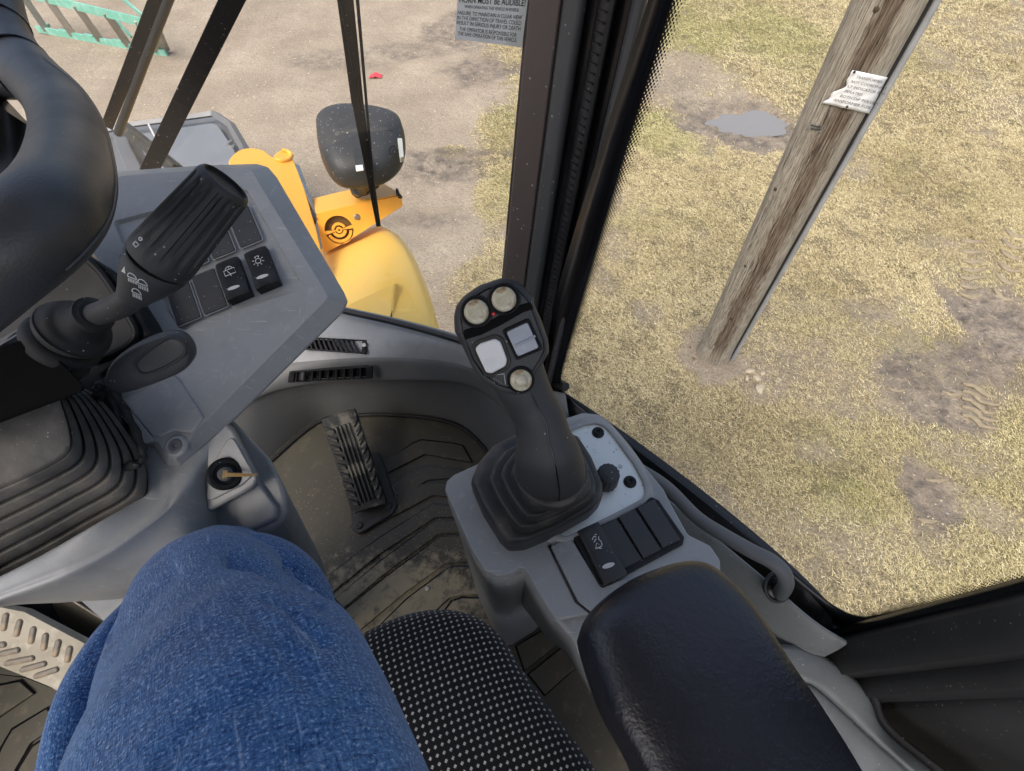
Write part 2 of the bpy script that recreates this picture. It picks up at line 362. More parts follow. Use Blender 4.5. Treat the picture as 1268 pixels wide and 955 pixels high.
# seat cloth: black weave with staggered off-white dots
def seat_material():
    m = bpy.data.materials.new('dotted_seat_cloth'); m.use_nodes = True; n = m.node_tree.nodes; L = m.node_tree.links; b = n['Principled BSDF']
    b.inputs['Roughness'].default_value = .9; b.inputs['Specular IOR Level'].default_value = .15
    b.inputs['Sheen Weight'].default_value = .2
    uv = n.new('ShaderNodeUVMap').outputs[0]
    mp = n.new('ShaderNodeMapping'); L.new(uv, mp.inputs[0]); mp.inputs['Rotation'].default_value = (0, 0, math.radians(24)); mp.inputs['Scale'].default_value = (142, 142, 142)
    wb = n.new('ShaderNodeTexNoise'); wb.inputs['Scale'].default_value = 20; L.new(uv, wb.inputs[0])
    def latt(off):
        a = n.new('ShaderNodeVectorMath'); a.operation = 'ADD'; L.new(mp.outputs[0], a.inputs[0]); a.inputs[1].default_value = (off, off, 0)
        f = n.new('ShaderNodeVectorMath'); f.operation = 'FRACTION'; L.new(a.outputs[0], f.inputs[0])
        s = n.new('ShaderNodeVectorMath'); s.operation = 'SUBTRACT'; L.new(f.outputs[0], s.inputs[0]); s.inputs[1].default_value = (.5, .5, 0)
        ab = n.new('ShaderNodeVectorMath'); ab.operation = 'ABSOLUTE'; L.new(s.outputs[0], ab.inputs[0])
        sp = n.new('ShaderNodeSeparateXYZ'); L.new(ab.outputs[0], sp.inputs[0])
        l1 = n.new('ShaderNodeMath'); l1.operation = 'LESS_THAN'; L.new(sp.outputs[0], l1.inputs[0]); l1.inputs[1].default_value = .12
        l2 = n.new('ShaderNodeMath'); l2.operation = 'LESS_THAN'; L.new(sp.outputs[1], l2.inputs[0]); l2.inputs[1].default_value = .14
        mu = n.new('ShaderNodeMath'); mu.operation = 'MULTIPLY'; L.new(l1.outputs[0], mu.inputs[0]); L.new(l2.outputs[0], mu.inputs[1]); return mu.outputs[0]
    ma = n.new('ShaderNodeMath'); ma.operation = 'MAXIMUM'; L.new(latt(0), ma.inputs[0]); L.new(latt(.5), ma.inputs[1])
    fn = n.new('ShaderNodeTexNoise'); fn.inputs['Scale'].default_value = 900; L.new(uv, fn.inputs[0])
    mr = n.new('ShaderNodeMapRange'); L.new(fn.outputs['Fac'], mr.inputs[0]); mr.inputs[1].default_value = .3; mr.inputs[2].default_value = .6; mr.inputs[3].default_value = .45
    mm = n.new('ShaderNodeMath'); mm.operation = 'MULTIPLY'; L.new(ma.outputs[0], mm.inputs[0]); L.new(mr.outputs[0], mm.inputs[1])
    mx = n.new('ShaderNodeMix'); mx.data_type = 'RGBA'; L.new(mm.outputs[0], mx.inputs[0]); mx.inputs[6].default_value = (.011, .011, .012, 1); mx.inputs[7].default_value = (.64, .60, .52, 1)
    L.new(mx.outputs[2], b.inputs['Base Color'])
    bp = n.new('ShaderNodeBump'); bp.inputs['Distance'].default_value = .0006; L.new(fn.outputs['Fac'], bp.inputs['Height'])
    L.new(bp.outputs[0], b.inputs['Normal']); return m
m_seat = seat_material()
def denim():
    m = bpy.data.materials.new('blue_denim'); m.use_nodes = True; n = m.node_tree.nodes; L = m.node_tree.links; b = n['Principled BSDF']
    b.inputs['Roughness'].default_value = .9; b.inputs['Specular IOR Level'].default_value = .1; b.inputs['Sheen Weight'].default_value = .3
    uv = n.new('ShaderNodeUVMap').outputs[0]
    def noi(scale, s, det=3, rot=0):
        mp = n.new('ShaderNodeMapping'); mp.inputs['Scale'].default_value = scale; mp.inputs['Rotation'].default_value = (0, 0, rot); L.new(uv, mp.inputs[0])
        x = n.new('ShaderNodeTexNoise'); x.inputs['Scale'].default_value = s; x.inputs['Detail'].default_value = det; x.inputs['Roughness'].default_value = .65; L.new(mp.outputs[0], x.inputs[0]); return x.outputs['Fac']
    def mr(f, lo, hi, a=0, c=1):
        x = n.new('ShaderNodeMapRange'); L.new(f, x.inputs[0]); x.inputs[1].default_value = lo; x.inputs[2].default_value = hi; x.inputs[3].default_value = a; x.inputs[4].default_value = c; return x.outputs[0]
    def mix(f, a, c):
        x = n.new('ShaderNodeMix'); x.data_type = 'RGBA'; L.new(f, x.inputs[0])
        if isinstance(a, tuple): x.inputs[6].default_value = (*a, 1)
        else: L.new(a, x.inputs[6])
        x.inputs[7].default_value = (*c, 1); return x.outputs[2]
    base = mix(mr(noi((1, 1, 1), 6), .35, .7), (.036, .115, .31), (.085, .23, .48))
    warp = noi((900, 120, 1), 1, 2, math.radians(24)); weft = noi((90, 800, 1), 1, 2, math.radians(24))
    c = mix(mr(warp, .5, .7, 0, .7), base, (.20, .36, .62))
    c = mix(mr(weft, .5, .7, 0, .7), c, (.012, .04, .15))
    sl = noi((560, 26, 1), 1, 1)
    c = mix(mr(sl, .64, .76, 0, .6), c, (.42, .56, .78))
    fine = noi((1, 1, 1), 760, 3)
    c = mix(mr(fine, .56, .66, 0, .8), c, (.44, .58, .80))
    c = mix(mr(fine, .47, .36, 0, .7), c, (.008, .028, .11))
    L.new(c, b.inputs['Base Color'])
    bp = n.new('ShaderNodeBump'); bp.inputs['Distance'].default_value = .0008; L.new(fine, bp.inputs['Height'])
    bp2 = n.new('ShaderNodeBump'); bp2.inputs['Distance'].default_value = .0008; L.new(warp, bp2.inputs['Height']); L.new(bp.outputs[0], bp2.inputs['Normal'])
    bp3 = n.new('ShaderNodeBump'); bp3.inputs['Distance'].default_value = .004; L.new(noi((1, 1, 1), 30, 2), bp3.inputs['Height']); L.new(bp2.outputs[0], bp3.inputs['Normal'])
    L.new(bp3.outputs[0], b.inputs['Normal']); return m
m_denim = denim()
def glass():
    m = bpy.data.materials.new('cab_glass'); m.use_nodes = True; n = m.node_tree.nodes; L = m.node_tree.links
    n.remove(n['Principled BSDF']); out = n['Material Output']
    t = n.new('ShaderNodeBsdfTransparent'); t.inputs[0].default_value = (.97, .985, .975, 1); gl = n.new('ShaderNodeBsdfGlossy'); gl.inputs['Roughness'].default_value = .02
    fr = n.new('ShaderNodeFresnel'); fr.inputs[0].default_value = 1.33; mx = n.new('ShaderNodeMixShader'); L.new(fr.outputs[0], mx.inputs[0]); L.new(t.outputs[0], mx.inputs[1]); L.new(gl.outputs[0], mx.inputs[2]); L.new(mx.outputs[0], out.inputs[0]); return m
m_glass = glass()
def frit_dots():                            # printed dot screen: opaque black dots that shrink away from the border (UV x = 0 at border, 1 inside)
    m = bpy.data.materials.new('printed_dot_screen'); m.use_nodes = True; n = m.node_tree.nodes; L = m.node_tree.links
    b = n['Principled BSDF']; b.inputs['Base Color'].default_value = (.006, .006, .006, 1); b.inputs['Roughness'].default_value = .3; out = n['Material Output']
    uv = n.new('ShaderNodeUVMap').outputs[0]; sp = n.new('ShaderNodeSeparateXYZ'); L.new(uv, sp.inputs[0])
    cs = n.new('ShaderNodeCombineXYZ'); a = n.new('ShaderNodeMath'); a.operation = 'MULTIPLY'; L.new(sp.outputs[0], a.inputs[0]); a.inputs[1].default_value = 8
    v = n.new('ShaderNodeMath'); v.operation = 'MULTIPLY'; L.new(sp.outputs[1], v.inputs[0]); v.inputs[1].default_value = 560
    L.new(a.outputs[0], cs.inputs[0]); L.new(v.outputs[0], cs.inputs[1])
    mp = n.new('ShaderNodeMapping'); mp.inputs['Rotation'].default_value = (0, 0, math.radians(45)); mp.inputs['Scale'].default_value = (.7071, .7071, 1); L.new(cs.outputs[0], mp.inputs[0])
    f = n.new('ShaderNodeVectorMath'); f.operation = 'FRACTION'; L.new(mp.outputs[0], f.inputs[0])
    s = n.new('ShaderNodeVectorMath'); s.operation = 'SUBTRACT'; L.new(f.outputs[0], s.inputs[0]); s.inputs[1].default_value = (.5, .5, 0)
    ln = n.new('ShaderNodeVectorMath'); ln.operation = 'LENGTH'; L.new(s.outputs[0], ln.inputs[0])
    r = n.new('ShaderNodeMapRange'); L.new(sp.outputs[0], r.inputs[0]); r.inputs[3].default_value = .62; r.inputs[4].default_value = .12
    lt = n.new('ShaderNodeMath'); lt.operation = 'LESS_THAN'; L.new(ln.outputs['Value'], lt.inputs[0]); L.new(r.outputs[0], lt.inputs[1])
    t = n.new('ShaderNodeBsdfTransparent'); mx = n.new('ShaderNodeMixShader'); L.new(lt.outputs[0], mx.inputs[0]); L.new(t.outputs[0], mx.inputs[1]); L.new(b.outputs[0], mx.inputs[2]); L.new(mx.outputs[0], out.inputs[0]); return m
m_dots = frit_dots()
# ================================================================ GROUND
def G(x, y): return H(x, y, 0)
def vnoise(x, y, s, seed=0):
    r = np.random.default_rng(seed); t = r.random((256, 256)); X = x*s; Y = y*s
    xi = np.floor(X).astype(int); yi = np.floor(Y).astype(int); fx = X-xi; fy = Y-yi; fx = fx*fx*(3-2*fx); fy = fy*fy*(3-2*fy)
    a = t[xi % 256, yi % 256]; b = t[(xi+1) % 256, yi % 256]; c = t[xi % 256, (yi+1) % 256]; d = t[(xi+1) % 256, (yi+1) % 256]
    return (a*(1-fx)+b*fx)*(1-fy)+(c*(1-fx)+d*fx)*fy
def fbm(x, y, s, seed=0, o=4):
    v = 0; w = 0
    for k in range(o): a = .55**k; v = v+a*vnoise(x+k*3.7, y-k*1.9, s*2.03**k, seed+k); w += a
    return v/w
def sstep(v, a, b): t = np.clip((v-a)/(b-a), 0, 1); return t*t*(3-2*t)
_bn = {}
def bnoise(x, y):
    k = id(x)
    if k not in _bn: _bn.clear(); _bn[k] = (fbm(x, y, 3.5, 50), x)
    return _bn[k][0]
def blob(x, y, px, py, rx, ry, sharp=1.):
    c = G(px, py); ax = abs(G(px+rx, py).x-c.x); ay = abs(G(px, py-ry).y-G(px, py+ry).y)/2
    return sstep(1-np.hypot((x-c.x)/ax, (y-c.y)/ay)+(bnoise(x, y)-.5)*1.1, -.25/sharp, .35/sharp)
BARE = [(905, 145, 85, 40, .9), (840, 90, 66, 38, .85), (830, 118, 50, 22, .7), (700, 470, 10, 10, .3), (960, 640, 60, 30, .35), (1080, 380, 40, 20, .55), (1010, 560, 30, 14, .4), (1230, 640, 40, 24, .5), (990, 430, 60, 16, .45), (885, 438, 48, 38, .95), (940, 470, 34, 34, .7), (1120, 455, 46, 26, .7), (1235, 400, 70, 50, .95), (1210, 450, 60, 30, .85), (1130, 490, 56, 40, .8), (1200, 560, 50, 30, .5),
        (1170, 505, 60, 36, .85), (1245, 480, 40, 30, .6), (1150, 612, 44, 48, 1), (1060, 205, 34, 20, .5), (1200, 335, 50, 50, .45), (800, 385, 28, 18, .55), (1240, 40, 70, 30, .35), (760, 250, 30, 24, .5)]
MUD = [(910, 150, 85, 32, .9), (1120, 455, 46, 26, .9), (1110, 480, 30, 22, .8), (1238, 398, 62, 44, 1), (1215, 440, 50, 30, .9), (1140, 480, 60, 34, .9), (1165, 505, 62, 34, .95), (1245, 470, 36, 26, .7), (1150, 612, 42, 46, .9), (885, 442, 30, 18, .35), (830, 100, 40, 16, .4), (1075, 385, 30, 12, .5), (800, 385, 20, 12, .4),
       (590, 35, 60, 22, .95), (600, 85, 60, 16, .9), (550, 205, 70, 20, .9), (560, 188, 80, 6, .9), (500, 60, 60, 10, .7), (420, 70, 60, 14, .6), (540, 270, 50, 10, .7)]
GREEN = [(615, 150, 28, 40), (610, 240, 34, 40), (850, 40, 60, 40), (820, 160, 60, 30), (1120, 430, 40, 20), (1060, 620, 50, 40), (1180, 450, 50, 30), (960, 40, 60, 40)]
def masks(x, y):
    n = fbm(x, y, 1.3, 11, 5); n2 = fbm(x, y, 5, 21, 4)
    bare = sstep(-x-.05+(n-.5)*1.1+(n2-.5)*.5, -.12, .28)
    for px, py, rx, ry, w in BARE: bare = np.maximum(bare, w*blob(x, y, px, py, rx, ry))
    for px, py, rx, ry in [(618, 150, 30, 22), (615, 250, 32, 40), (560, 185, 20, 6)]: bare = bare*(1-.75*blob(x, y, px, py, rx, ry))
    bare = np.maximum(bare, .55*sstep(fbm(x, y, .9, 77, 5), .58, .72))
    mud = np.zeros_like(x)
    for px, py, rx, ry, w in MUD: mud = np.maximum(mud, w*blob(x, y, px, py, rx, ry))
    green = sstep(fbm(x, y, .8, 91, 4), .52, .75)*.25
    for px, py, rx, ry in GREEN: green = np.maximum(green, .55*blob(x, y, px, py, rx, ry))
    green = green*sstep(x, -.8, .5)
    return np.clip(bare, 0, 1), np.clip(mud, 0, 1), np.clip(green, 0, 1)
def height(x, y, bare, mud):
    h = (fbm(x, y, .6, 5, 3)-.5)*.05+(fbm(x, y, 6, 6, 4)-.5)*.02*(1-.4*bare)+(fbm(x, y, 22, 8, 3)-.5)*.012*(.4+mud)
    h = h-.012*bare-.03*mud*(fbm(x, y, 9, 15, 4))
    h = h-.045*blob(x, y, 925, 146, 52, 17, 1.2)
    rut = np.abs(((x*.78+y*.62)*3.2) % 1-.5)
    h = h+mud*.045*(fbm(x*.78+y*.62, (-x*.62+y*.78)*3, 6, 33, 3)-.5)
    return h
def axis(lo, hi, st, far):
    a = list(np.arange(lo, hi, st)); l = []; s = st; v = a[0]
    while v > -far: s *= 1.45; v -= s; l.append(v)
    r = []; s = st; v = a[-1]
    while v < far: s *= 1.45; v += s; r.append(v)
    return np.array(l[::-1]+a+r)
xs = axis(-6.5, 9.5, .042, 160); ys = axis(-.2, 11, .042, 160)
XX, YY = np.meshgrid(xs, ys); xf, yf = XX.ravel(), YY.ravel()
b_, mu_, gr_ = masks(xf, yf); zf = height(xf, yf, b_, mu_)
me = bpy.data.meshes.new('ground'); nx, ny = len(xs), len(ys)
me.vertices.add(nx*ny); me.vertices.foreach_set('co', np.stack([xf, yf, zf], 1).ravel())
I = np.arange(nx*ny).reshape(ny, nx); Q = np.stack([I[:-1, :-1], I[:-1, 1:], I[1:, 1:], I[1:, :-1]], -1).reshape(-1)
nf = len(Q)//4; me.loops.add(len(Q)); me.loops.foreach_set('vertex_index', Q.astype(np.int32)); me.polygons.add(nf)
me.polygons.foreach_set('loop_start', np.arange(0, 4*nf, 4, dtype=np.int32)); me.update(calc_edges=True); me.shade_smooth()
for nm, arr in (('bare', b_), ('mud', mu_), ('green', gr_)):
    a = me.attributes.new(nm, 'FLOAT', 'POINT'); a.data.foreach_set('value', arr.astype(np.float32))
def soil():
    m = bpy.data.materials.new('soil_and_thatch'); m.use_nodes = True; n = m.node_tree.nodes; L = m.node_tree.links; b = n['Principled BSDF']; b.inputs['Roughness'].default_value = .95; b.inputs['Specular IOR Level'].default_value = .2
    P = n.new('ShaderNodeNewGeometry').outputs['Position']
    def at(k): x = n.new('ShaderNodeAttribute'); x.attribute_name = k; return x.outputs['Fac']
    def noi(s, d=5, r=.6): x = n.new('ShaderNodeTexNoise'); x.inputs['Scale'].default_value = s; x.inputs['Detail'].default_value = d; x.inputs['Roughness'].default_value = r; L.new(P, x.inputs[0]); return x.outputs['Fac']
    def mr(f, lo, hi, a=0, c=1): x = n.new('ShaderNodeMapRange'); L.new(f, x.inputs[0]); x.inputs[1].default_value = lo; x.inputs[2].default_value = hi; x.inputs[3].default_value = a; x.inputs[4].default_value = c; return x.outputs[0]
    def mix(f, a, c):
        x = n.new('ShaderNodeMix'); x.data_type = 'RGBA'; L.new(f, x.inputs[0])
        for k, v in ((6, a), (7, c)):
            if isinstance(v, tuple): x.inputs[k].default_value = (*v, 1)
            else: L.new(v, x.inputs[k])
        return x.outputs[2]
    dirt = mix(mr(noi(1.2, 6), .35, .7), (.28, .232, .18), (.42, .36, .28))
    dirt = mix(mr(noi(60, 4, .7), .45, .72), dirt, (.20, .16, .12))
    dirt = mix(mr(noi(110, 3, .8), .6, .75), dirt, (.50, .44, .35))
    th = mix(mr(noi(3, 5), .35, .7), (.24, .20, .12), (.36, .305, .19)); th = mix(mr(noi(60, 4, .8), .42, .6), th, (.10, .08, .045)); th = mix(mr(at('green'), 0, 1, 0, .5), th, (.14, .16, .04))
    c = mix(at('bare'), th, dirt)
    md = mix(mr(noi(14, 6, .7), .35, .65), (.075, .063, .056), (.17, .145, .125))
    mf = n.new('ShaderNodeMath'); mf.operation = 'MULTIPLY'; L.new(at('mud'), mf.inputs[0]); L.new(mr(noi(9, 7, .75), .35, .6), mf.inputs[1])
    c = mix(mf.outputs[0], c, md)
    L.new(c, b.inputs['Base Color']); L.new(mr(mf.outputs[0], 0, 1, .95, .6), b.inputs['Roughness'])
    b1 = n.new('ShaderNodeBump'); b1.inputs['Distance'].default_value = .012; L.new(noi(45, 6, .75), b1.inputs['Height'])
    b2 = n.new('ShaderNodeBump'); b2.inputs['Distance'].default_value = .02; L.new(noi(12, 5, .6), b2.inputs['Height']); L.new(b1.outputs[0], b2.inputs['Normal'])
    L.new(b2.outputs[0], b.inputs['Normal']); return m
m_soil = soil(); me.materials.append(m_soil)
ground = bpy.data.objects.new('ground', me); reg(ground, None, Matrix.Identity(4)); tag(ground, kind='structure')
# ---- grass: flattened straw blades
def scatter(N, seed, xr, yr):
    r = np.random.default_rng(seed); x = r.uniform(*xr, N); y = r.uniform(*yr, N)
    dy = (x*0+y)*CP+2.8*SP                      # keep what the windows can look onto
    px = 634+FPX*x/dy; return x, y, (px > 540) & (px < 1500), r
def grassmat():
    m = bpy.data.materials.new('straw_grass'); m.use_nodes = True; n = m.node_tree.nodes; L = m.node_tree.links; b = n['Principled BSDF']; b.inputs['Roughness'].default_value = .8; b.inputs['Specular IOR Level'].default_value = .25
    a = n.new('ShaderNodeAttribute'); a.attribute_name = 'tone'; cr = n.new('ShaderNodeValToRGB'); L.new(a.outputs['Fac'], cr.inputs[0]); e = cr.color_ramp.elements
    e[0].position = 0; e[0].color = (.12, .09, .05, 1); e[1].position = 1; e[1].color = (.80, .72, .49, 1)
    for p, c in ((.35, (.37, .305, .17, 1)), (.7, (.58, .495, .285, 1))): x = e.new(p); x.color = c
    gq = n.new('ShaderNodeAttribute'); gq.attribute_name = 'green'
    mx = n.new('ShaderNodeMix'); mx.data_type = 'RGBA'; L.new(gq.outputs['Fac'], mx.inputs[0]); L.new(cr.outputs[0], mx.inputs[6]); mx.inputs[7].default_value = (.28, .31, .085, 1); L.new(mx.outputs[2], b.inputs['Base Color']); return m
def blades(name, N, seed, xr, yr, Lr, Wr, lift):
    x, y, ok, r = scatter(N, seed, xr, yr); x, y = x[ok], y[ok]
    ba, mu, gr = masks(x, y); clump = fbm(x, y, 7, 120, 3)
    keep = r.random(len(x)) < (1-ba)**1.3*(1-mu*.97)*(.25+1.3*sstep(clump, .25, .65)); x, y, ba, mu, gr = x[keep], y[keep], ba[keep], mu[keep], gr[keep]; n = len(x)
    z = height(x, y, ba, mu); th = r.uniform(0, 2*np.pi, n)+2.5*fbm(x, y, 2.2, 140, 2); Ln = r.uniform(*Lr, n); w = r.uniform(*Wr, n); up = r.random(n)**2*lift
    dx, dy = np.cos(th), np.sin(th); P = np.empty((n, 3, 3))
    P[:, 0] = np.stack([x-dy*w, y+dx*w, z], 1); P[:, 1] = np.stack([x+dy*w, y-dx*w, z+.002], 1)
    P[:, 2] = np.stack([x+dx*Ln*np.cos(up), y+dy*Ln*np.cos(up), z+.006+Ln*np.sin(up)], 1)
    me = bpy.data.meshes.new(name); me.vertices.add(3*n); me.vertices.foreach_set('co', P.ravel()); me.loops.add(3*n); me.loops.foreach_set('vertex_index', np.arange(3*n, dtype=np.int32))
    me.polygons.add(n); me.polygons.foreach_set('loop_start', np.arange(0, 3*n, 3, dtype=np.int32)); me.update(calc_edges=True)
    tone = np.clip(r.normal(.56, .27, n)+.5*(fbm(x, y, 1.5, 200, 3)-.5), 0, 1); a = me.attributes.new('tone', 'FLOAT', 'POINT'); a.data.foreach_set('value', np.repeat(tone, 3).astype(np.float32))
    gg = np.clip(gr*r.uniform(.0, 1.25, n), 0, .9); a = me.attributes.new('green', 'FLOAT', 'POINT'); a.data.foreach_set('value', np.repeat(gg, 3).astype(np.float32))
    me.materials.append(m_grass); o = bpy.data.objects.new(name, me); reg(o, None, Matrix.Identity(4)); return o
m_grass = grassmat()
tag(blades('dry_grass', 1200000, 31, (-.7, 6.5), (.0, 5.4), (.012, .036), (.0007, .0016), .4), 'dry straw-coloured grass covering the ground beside the loader', 'grass', kind='stuff')
tag(blades('distant_dry_grass', 560000, 32, (-.7, 9.5), (5.4, 10.8), (.02, .05), (.0013, .0026), .5), 'paler dry grass further out behind the wooden pole', 'grass', kind='stuff')
# ---- gravel grains on the dirt
def grains(name, N, seed, xr, yr, rr, m, lab, cat, onbare=True):
    r = np.random.default_rng(seed); x = r.uniform(*xr, N); y = r.uniform(*yr, N); ba, mu, gr = masks(x, y)
    k = r.random(N) < (ba if onbare else 1); x, y, ba, mu = x[k], y[k], ba[k], mu[k]; z = height(x, y, ba, mu); n = len(x)
    s = r.uniform(*rr, n)*(r.random(n)**2+.4); O = np.array([[1, 0, 0], [0, 1, 0], [-1, 0, 0], [0, -1, 0], [0, 0, 1]]); P = np.repeat(O[None], n, 0)*s[:, None, None]*r.uniform(.6, 1.3, (n, 5, 3)); P[:, :, 2] *= .6
    P += np.stack([x, y, z], 1)[:, None]; F = np.array([[0, 1, 4], [1, 2, 4], [2, 3, 4], [3, 0, 4]]); Q = (F[None]+5*np.arange(n)[:, None, None]).reshape(-1)
    me = bpy.data.meshes.new(name); me.vertices.add(5*n); me.vertices.foreach_set('co', P.ravel()); me.loops.add(len(Q)); me.loops.foreach_set('vertex_index', Q.astype(np.int32)); me.polygons.add(len(Q)//3); me.polygons.foreach_set('loop_start', np.arange(0, len(Q), 3, dtype=np.int32)); me.update(calc_edges=True); me.materials.append(m)
    o = bpy.data.objects.new(name, me); reg(o, None, Matrix.Identity(4)); tag(o, lab, cat, kind='stuff')
grains('gravel', 36000, 61, (-6, 8), (.5, 9.5), (.002, .008), m_pebble, 'small pale stones strewn over the bare dirt', 'gravel')
grains('soil_crumbs', 60000, 62, (-6, 8), (.5, 9.5), (.003, .008), M('soil_crumb', (.19, .15, .11), .9), 'small brown soil crumbs strewn over the bare dirt', 'soil')
grains('straw_litter', 9000, 63, (-6, 3), (.5, 9.5), (.003, .009), M('straw_chip', (.55, .48, .33), .9), 'pale chips of straw scattered on the bare dirt', 'litter')
grains('leaf_litter', 9000, 64, (-.4, 8), (.3, 9.5), (.005, .014), M('dead_leaf_bits', (.13, .095, .055), .9), 'dark brown bits of dead leaf lying in the grass', 'litter', False)
# ---- puddle
pc = G(925, 146); pz = float(height(np.array([pc.x]), np.array([pc.y]), np.array([.9]), np.array([.5]))[0])+.016
pud = [Vector((*(G(925+62*math.cos(a)*(1+.12*math.sin(3*a)), 146+22*math.sin(a)*(1+.15*math.cos(2*a))).xy), pz)) for a in np.linspace(0, 2*math.pi, 40, endpoint=False)]
m_pud = M('muddy_water', (.21, .20, .185), .06, spec=.9, grain=[(3, .004)])
tag(obj('puddle', (pud, [list(range(40))]), m_pud, closed=False), kind='structure')
# ---- tyre tread ridges pressed in the mud: pieces of the ground
m_ridge = M('dried_mud_ridge', (.27, .225, .155), .95, grain=[(60, .006), (200, .003)], var=[(25, (.22, .18, .12), .45, .7)])
def ridge(pts, w):
    P = [G(*q) for q in pts]; P = spline(P, 9)
    for p in P:
        a = np.array([p.x]); b = np.array([p.y]); k = masks(a, b); p.z = float(height(a, b, k[0], k[1])[0])+.004+.004*random.random()
    n = len(P); R = [(w*(.35+.65*math.sin(math.pi*(i+.6)/(n+.2)))*random.uniform(.85, 1.15), w*.6) for i in range(n)]
    obj('tread_ridge', tube(P, R, 8), m_ridge, ground)
for i, y in enumerate([298, 311, 323, 334, 343, 353, 363]): ridge([(1190+i*-.4+random.uniform(-2, 2), y), (1203, y+2), (1218+random.uniform(-2, 3), y+1+random.uniform(-1, 1))], .022)
for i, y in enumerate([283, 297, 310, 325, 340, 358]): ridge([(1243-i*2.5, y), (1249-i*2.5, y+6), (1258-i*2.5, y+11), (1268-i*2.5, y+12)], .022)
for i, y in enumerate([474, 483, 492, 502, 512]): ridge([(1193+random.uniform(-2, 2), y), (1206, y+4), (1218, y+14), (1236+random.uniform(-3, 3), y+19)], .018)
for x, y in ((1100, 478), (1168, 484), (1175, 560), (1150, 590), (1140, 640)): ridge([(x, y), (x+12, y+4), (x+24, y+3)], .014)
def gz(p):
    a = np.array([p.x]); b = np.array([p.y]); k = masks(a, b); return float(height(a, b, k[0], k[1])[0])
def stone(p, s, m, name, label, cat, group=None, flat=.5):
    bm = bmesh.new(); bmesh.ops.create_icosphere(bm, subdivisions=2, radius=1)
    off = Vector((random.random()*9,)*3)
    for v in bm.verts: v.co *= 1+.45*(mnoise.noise(v.co*1.3+off)); v.co = Vector((v.co.x*s[0], v.co.y*s[1], v.co.z*s[2]*flat))
    bmesh.ops.rotate(bm, verts=bm.verts, cent=(0, 0, 0), matrix=Matrix.Rotation(random.uniform(0, 6), 3, 'Z'))
    geo = ([v.co+Vector((p.x, p.y, gz(p)+s[2]*flat*.4)) for v in bm.verts], [[v.index for v in f.verts] for f in bm.faces]); bm.free()
    return tag(obj(name, geo, m, sharp=50), label, cat, group)
m_clod = M('pale_broken_wood', (.42, .36, .27), .9, grain=[(80, .003)], var=(20, (.28, .23, .17), .45, .7))
for (x, y, a, b, lab) in ((941, 481, .05, .03, 'largest pale chunk in the debris heap right of the pole foot'), (929, 459, .035, .025, 'pale chunk at the upper end of the debris beside the pole foot'), (938, 468, .03, .03, 'pale chunk in the middle of the debris beside the pole foot'),
                           (925, 468, .028, .014, 'thin pale splinter left of the other debris by the pole'), (945, 462, .022, .016, 'small pale chunk at the right of the debris by the pole')):
    stone(G(x, y), (a, b, .028), m_clod, 'debris_chunk', lab, 'debris', 'pale chunks beside the pole foot')
# twig lying in the grass
tg = [(506+561, 377), (1082, 373), (1095, 382), (1101, 387)]
P_ = spline([G(x, y)+Vector((0, 0, .02)) for x, y in tg], 10)
tag(obj('twig', tube(P_, [.005*(1-.06*i) for i in range(10)], 6), M('twig_bark', (.2, .15, .1), .9)), 'thin crooked twig lying on the grass right of the pole', 'twig')
# red rag
rg = []; c = G(465, 93); rowsr = []
for j in range(9):
    rowsr.append([Vector((c.x+(i/8-.5)*.16+random.uniform(-.012, .012), c.y+(j/8-.5)*.11+random.uniform(-.012, .012), gz(c)+.012+random.random()*.035*math.sin(math.pi*i/8))) for i in range(9)])
tag(obj('rag', loft(rowsr), m_rag, solid=.003, sub=1, closed=False), 'crumpled red rag lying on the dirt above the mirror', 'rag')
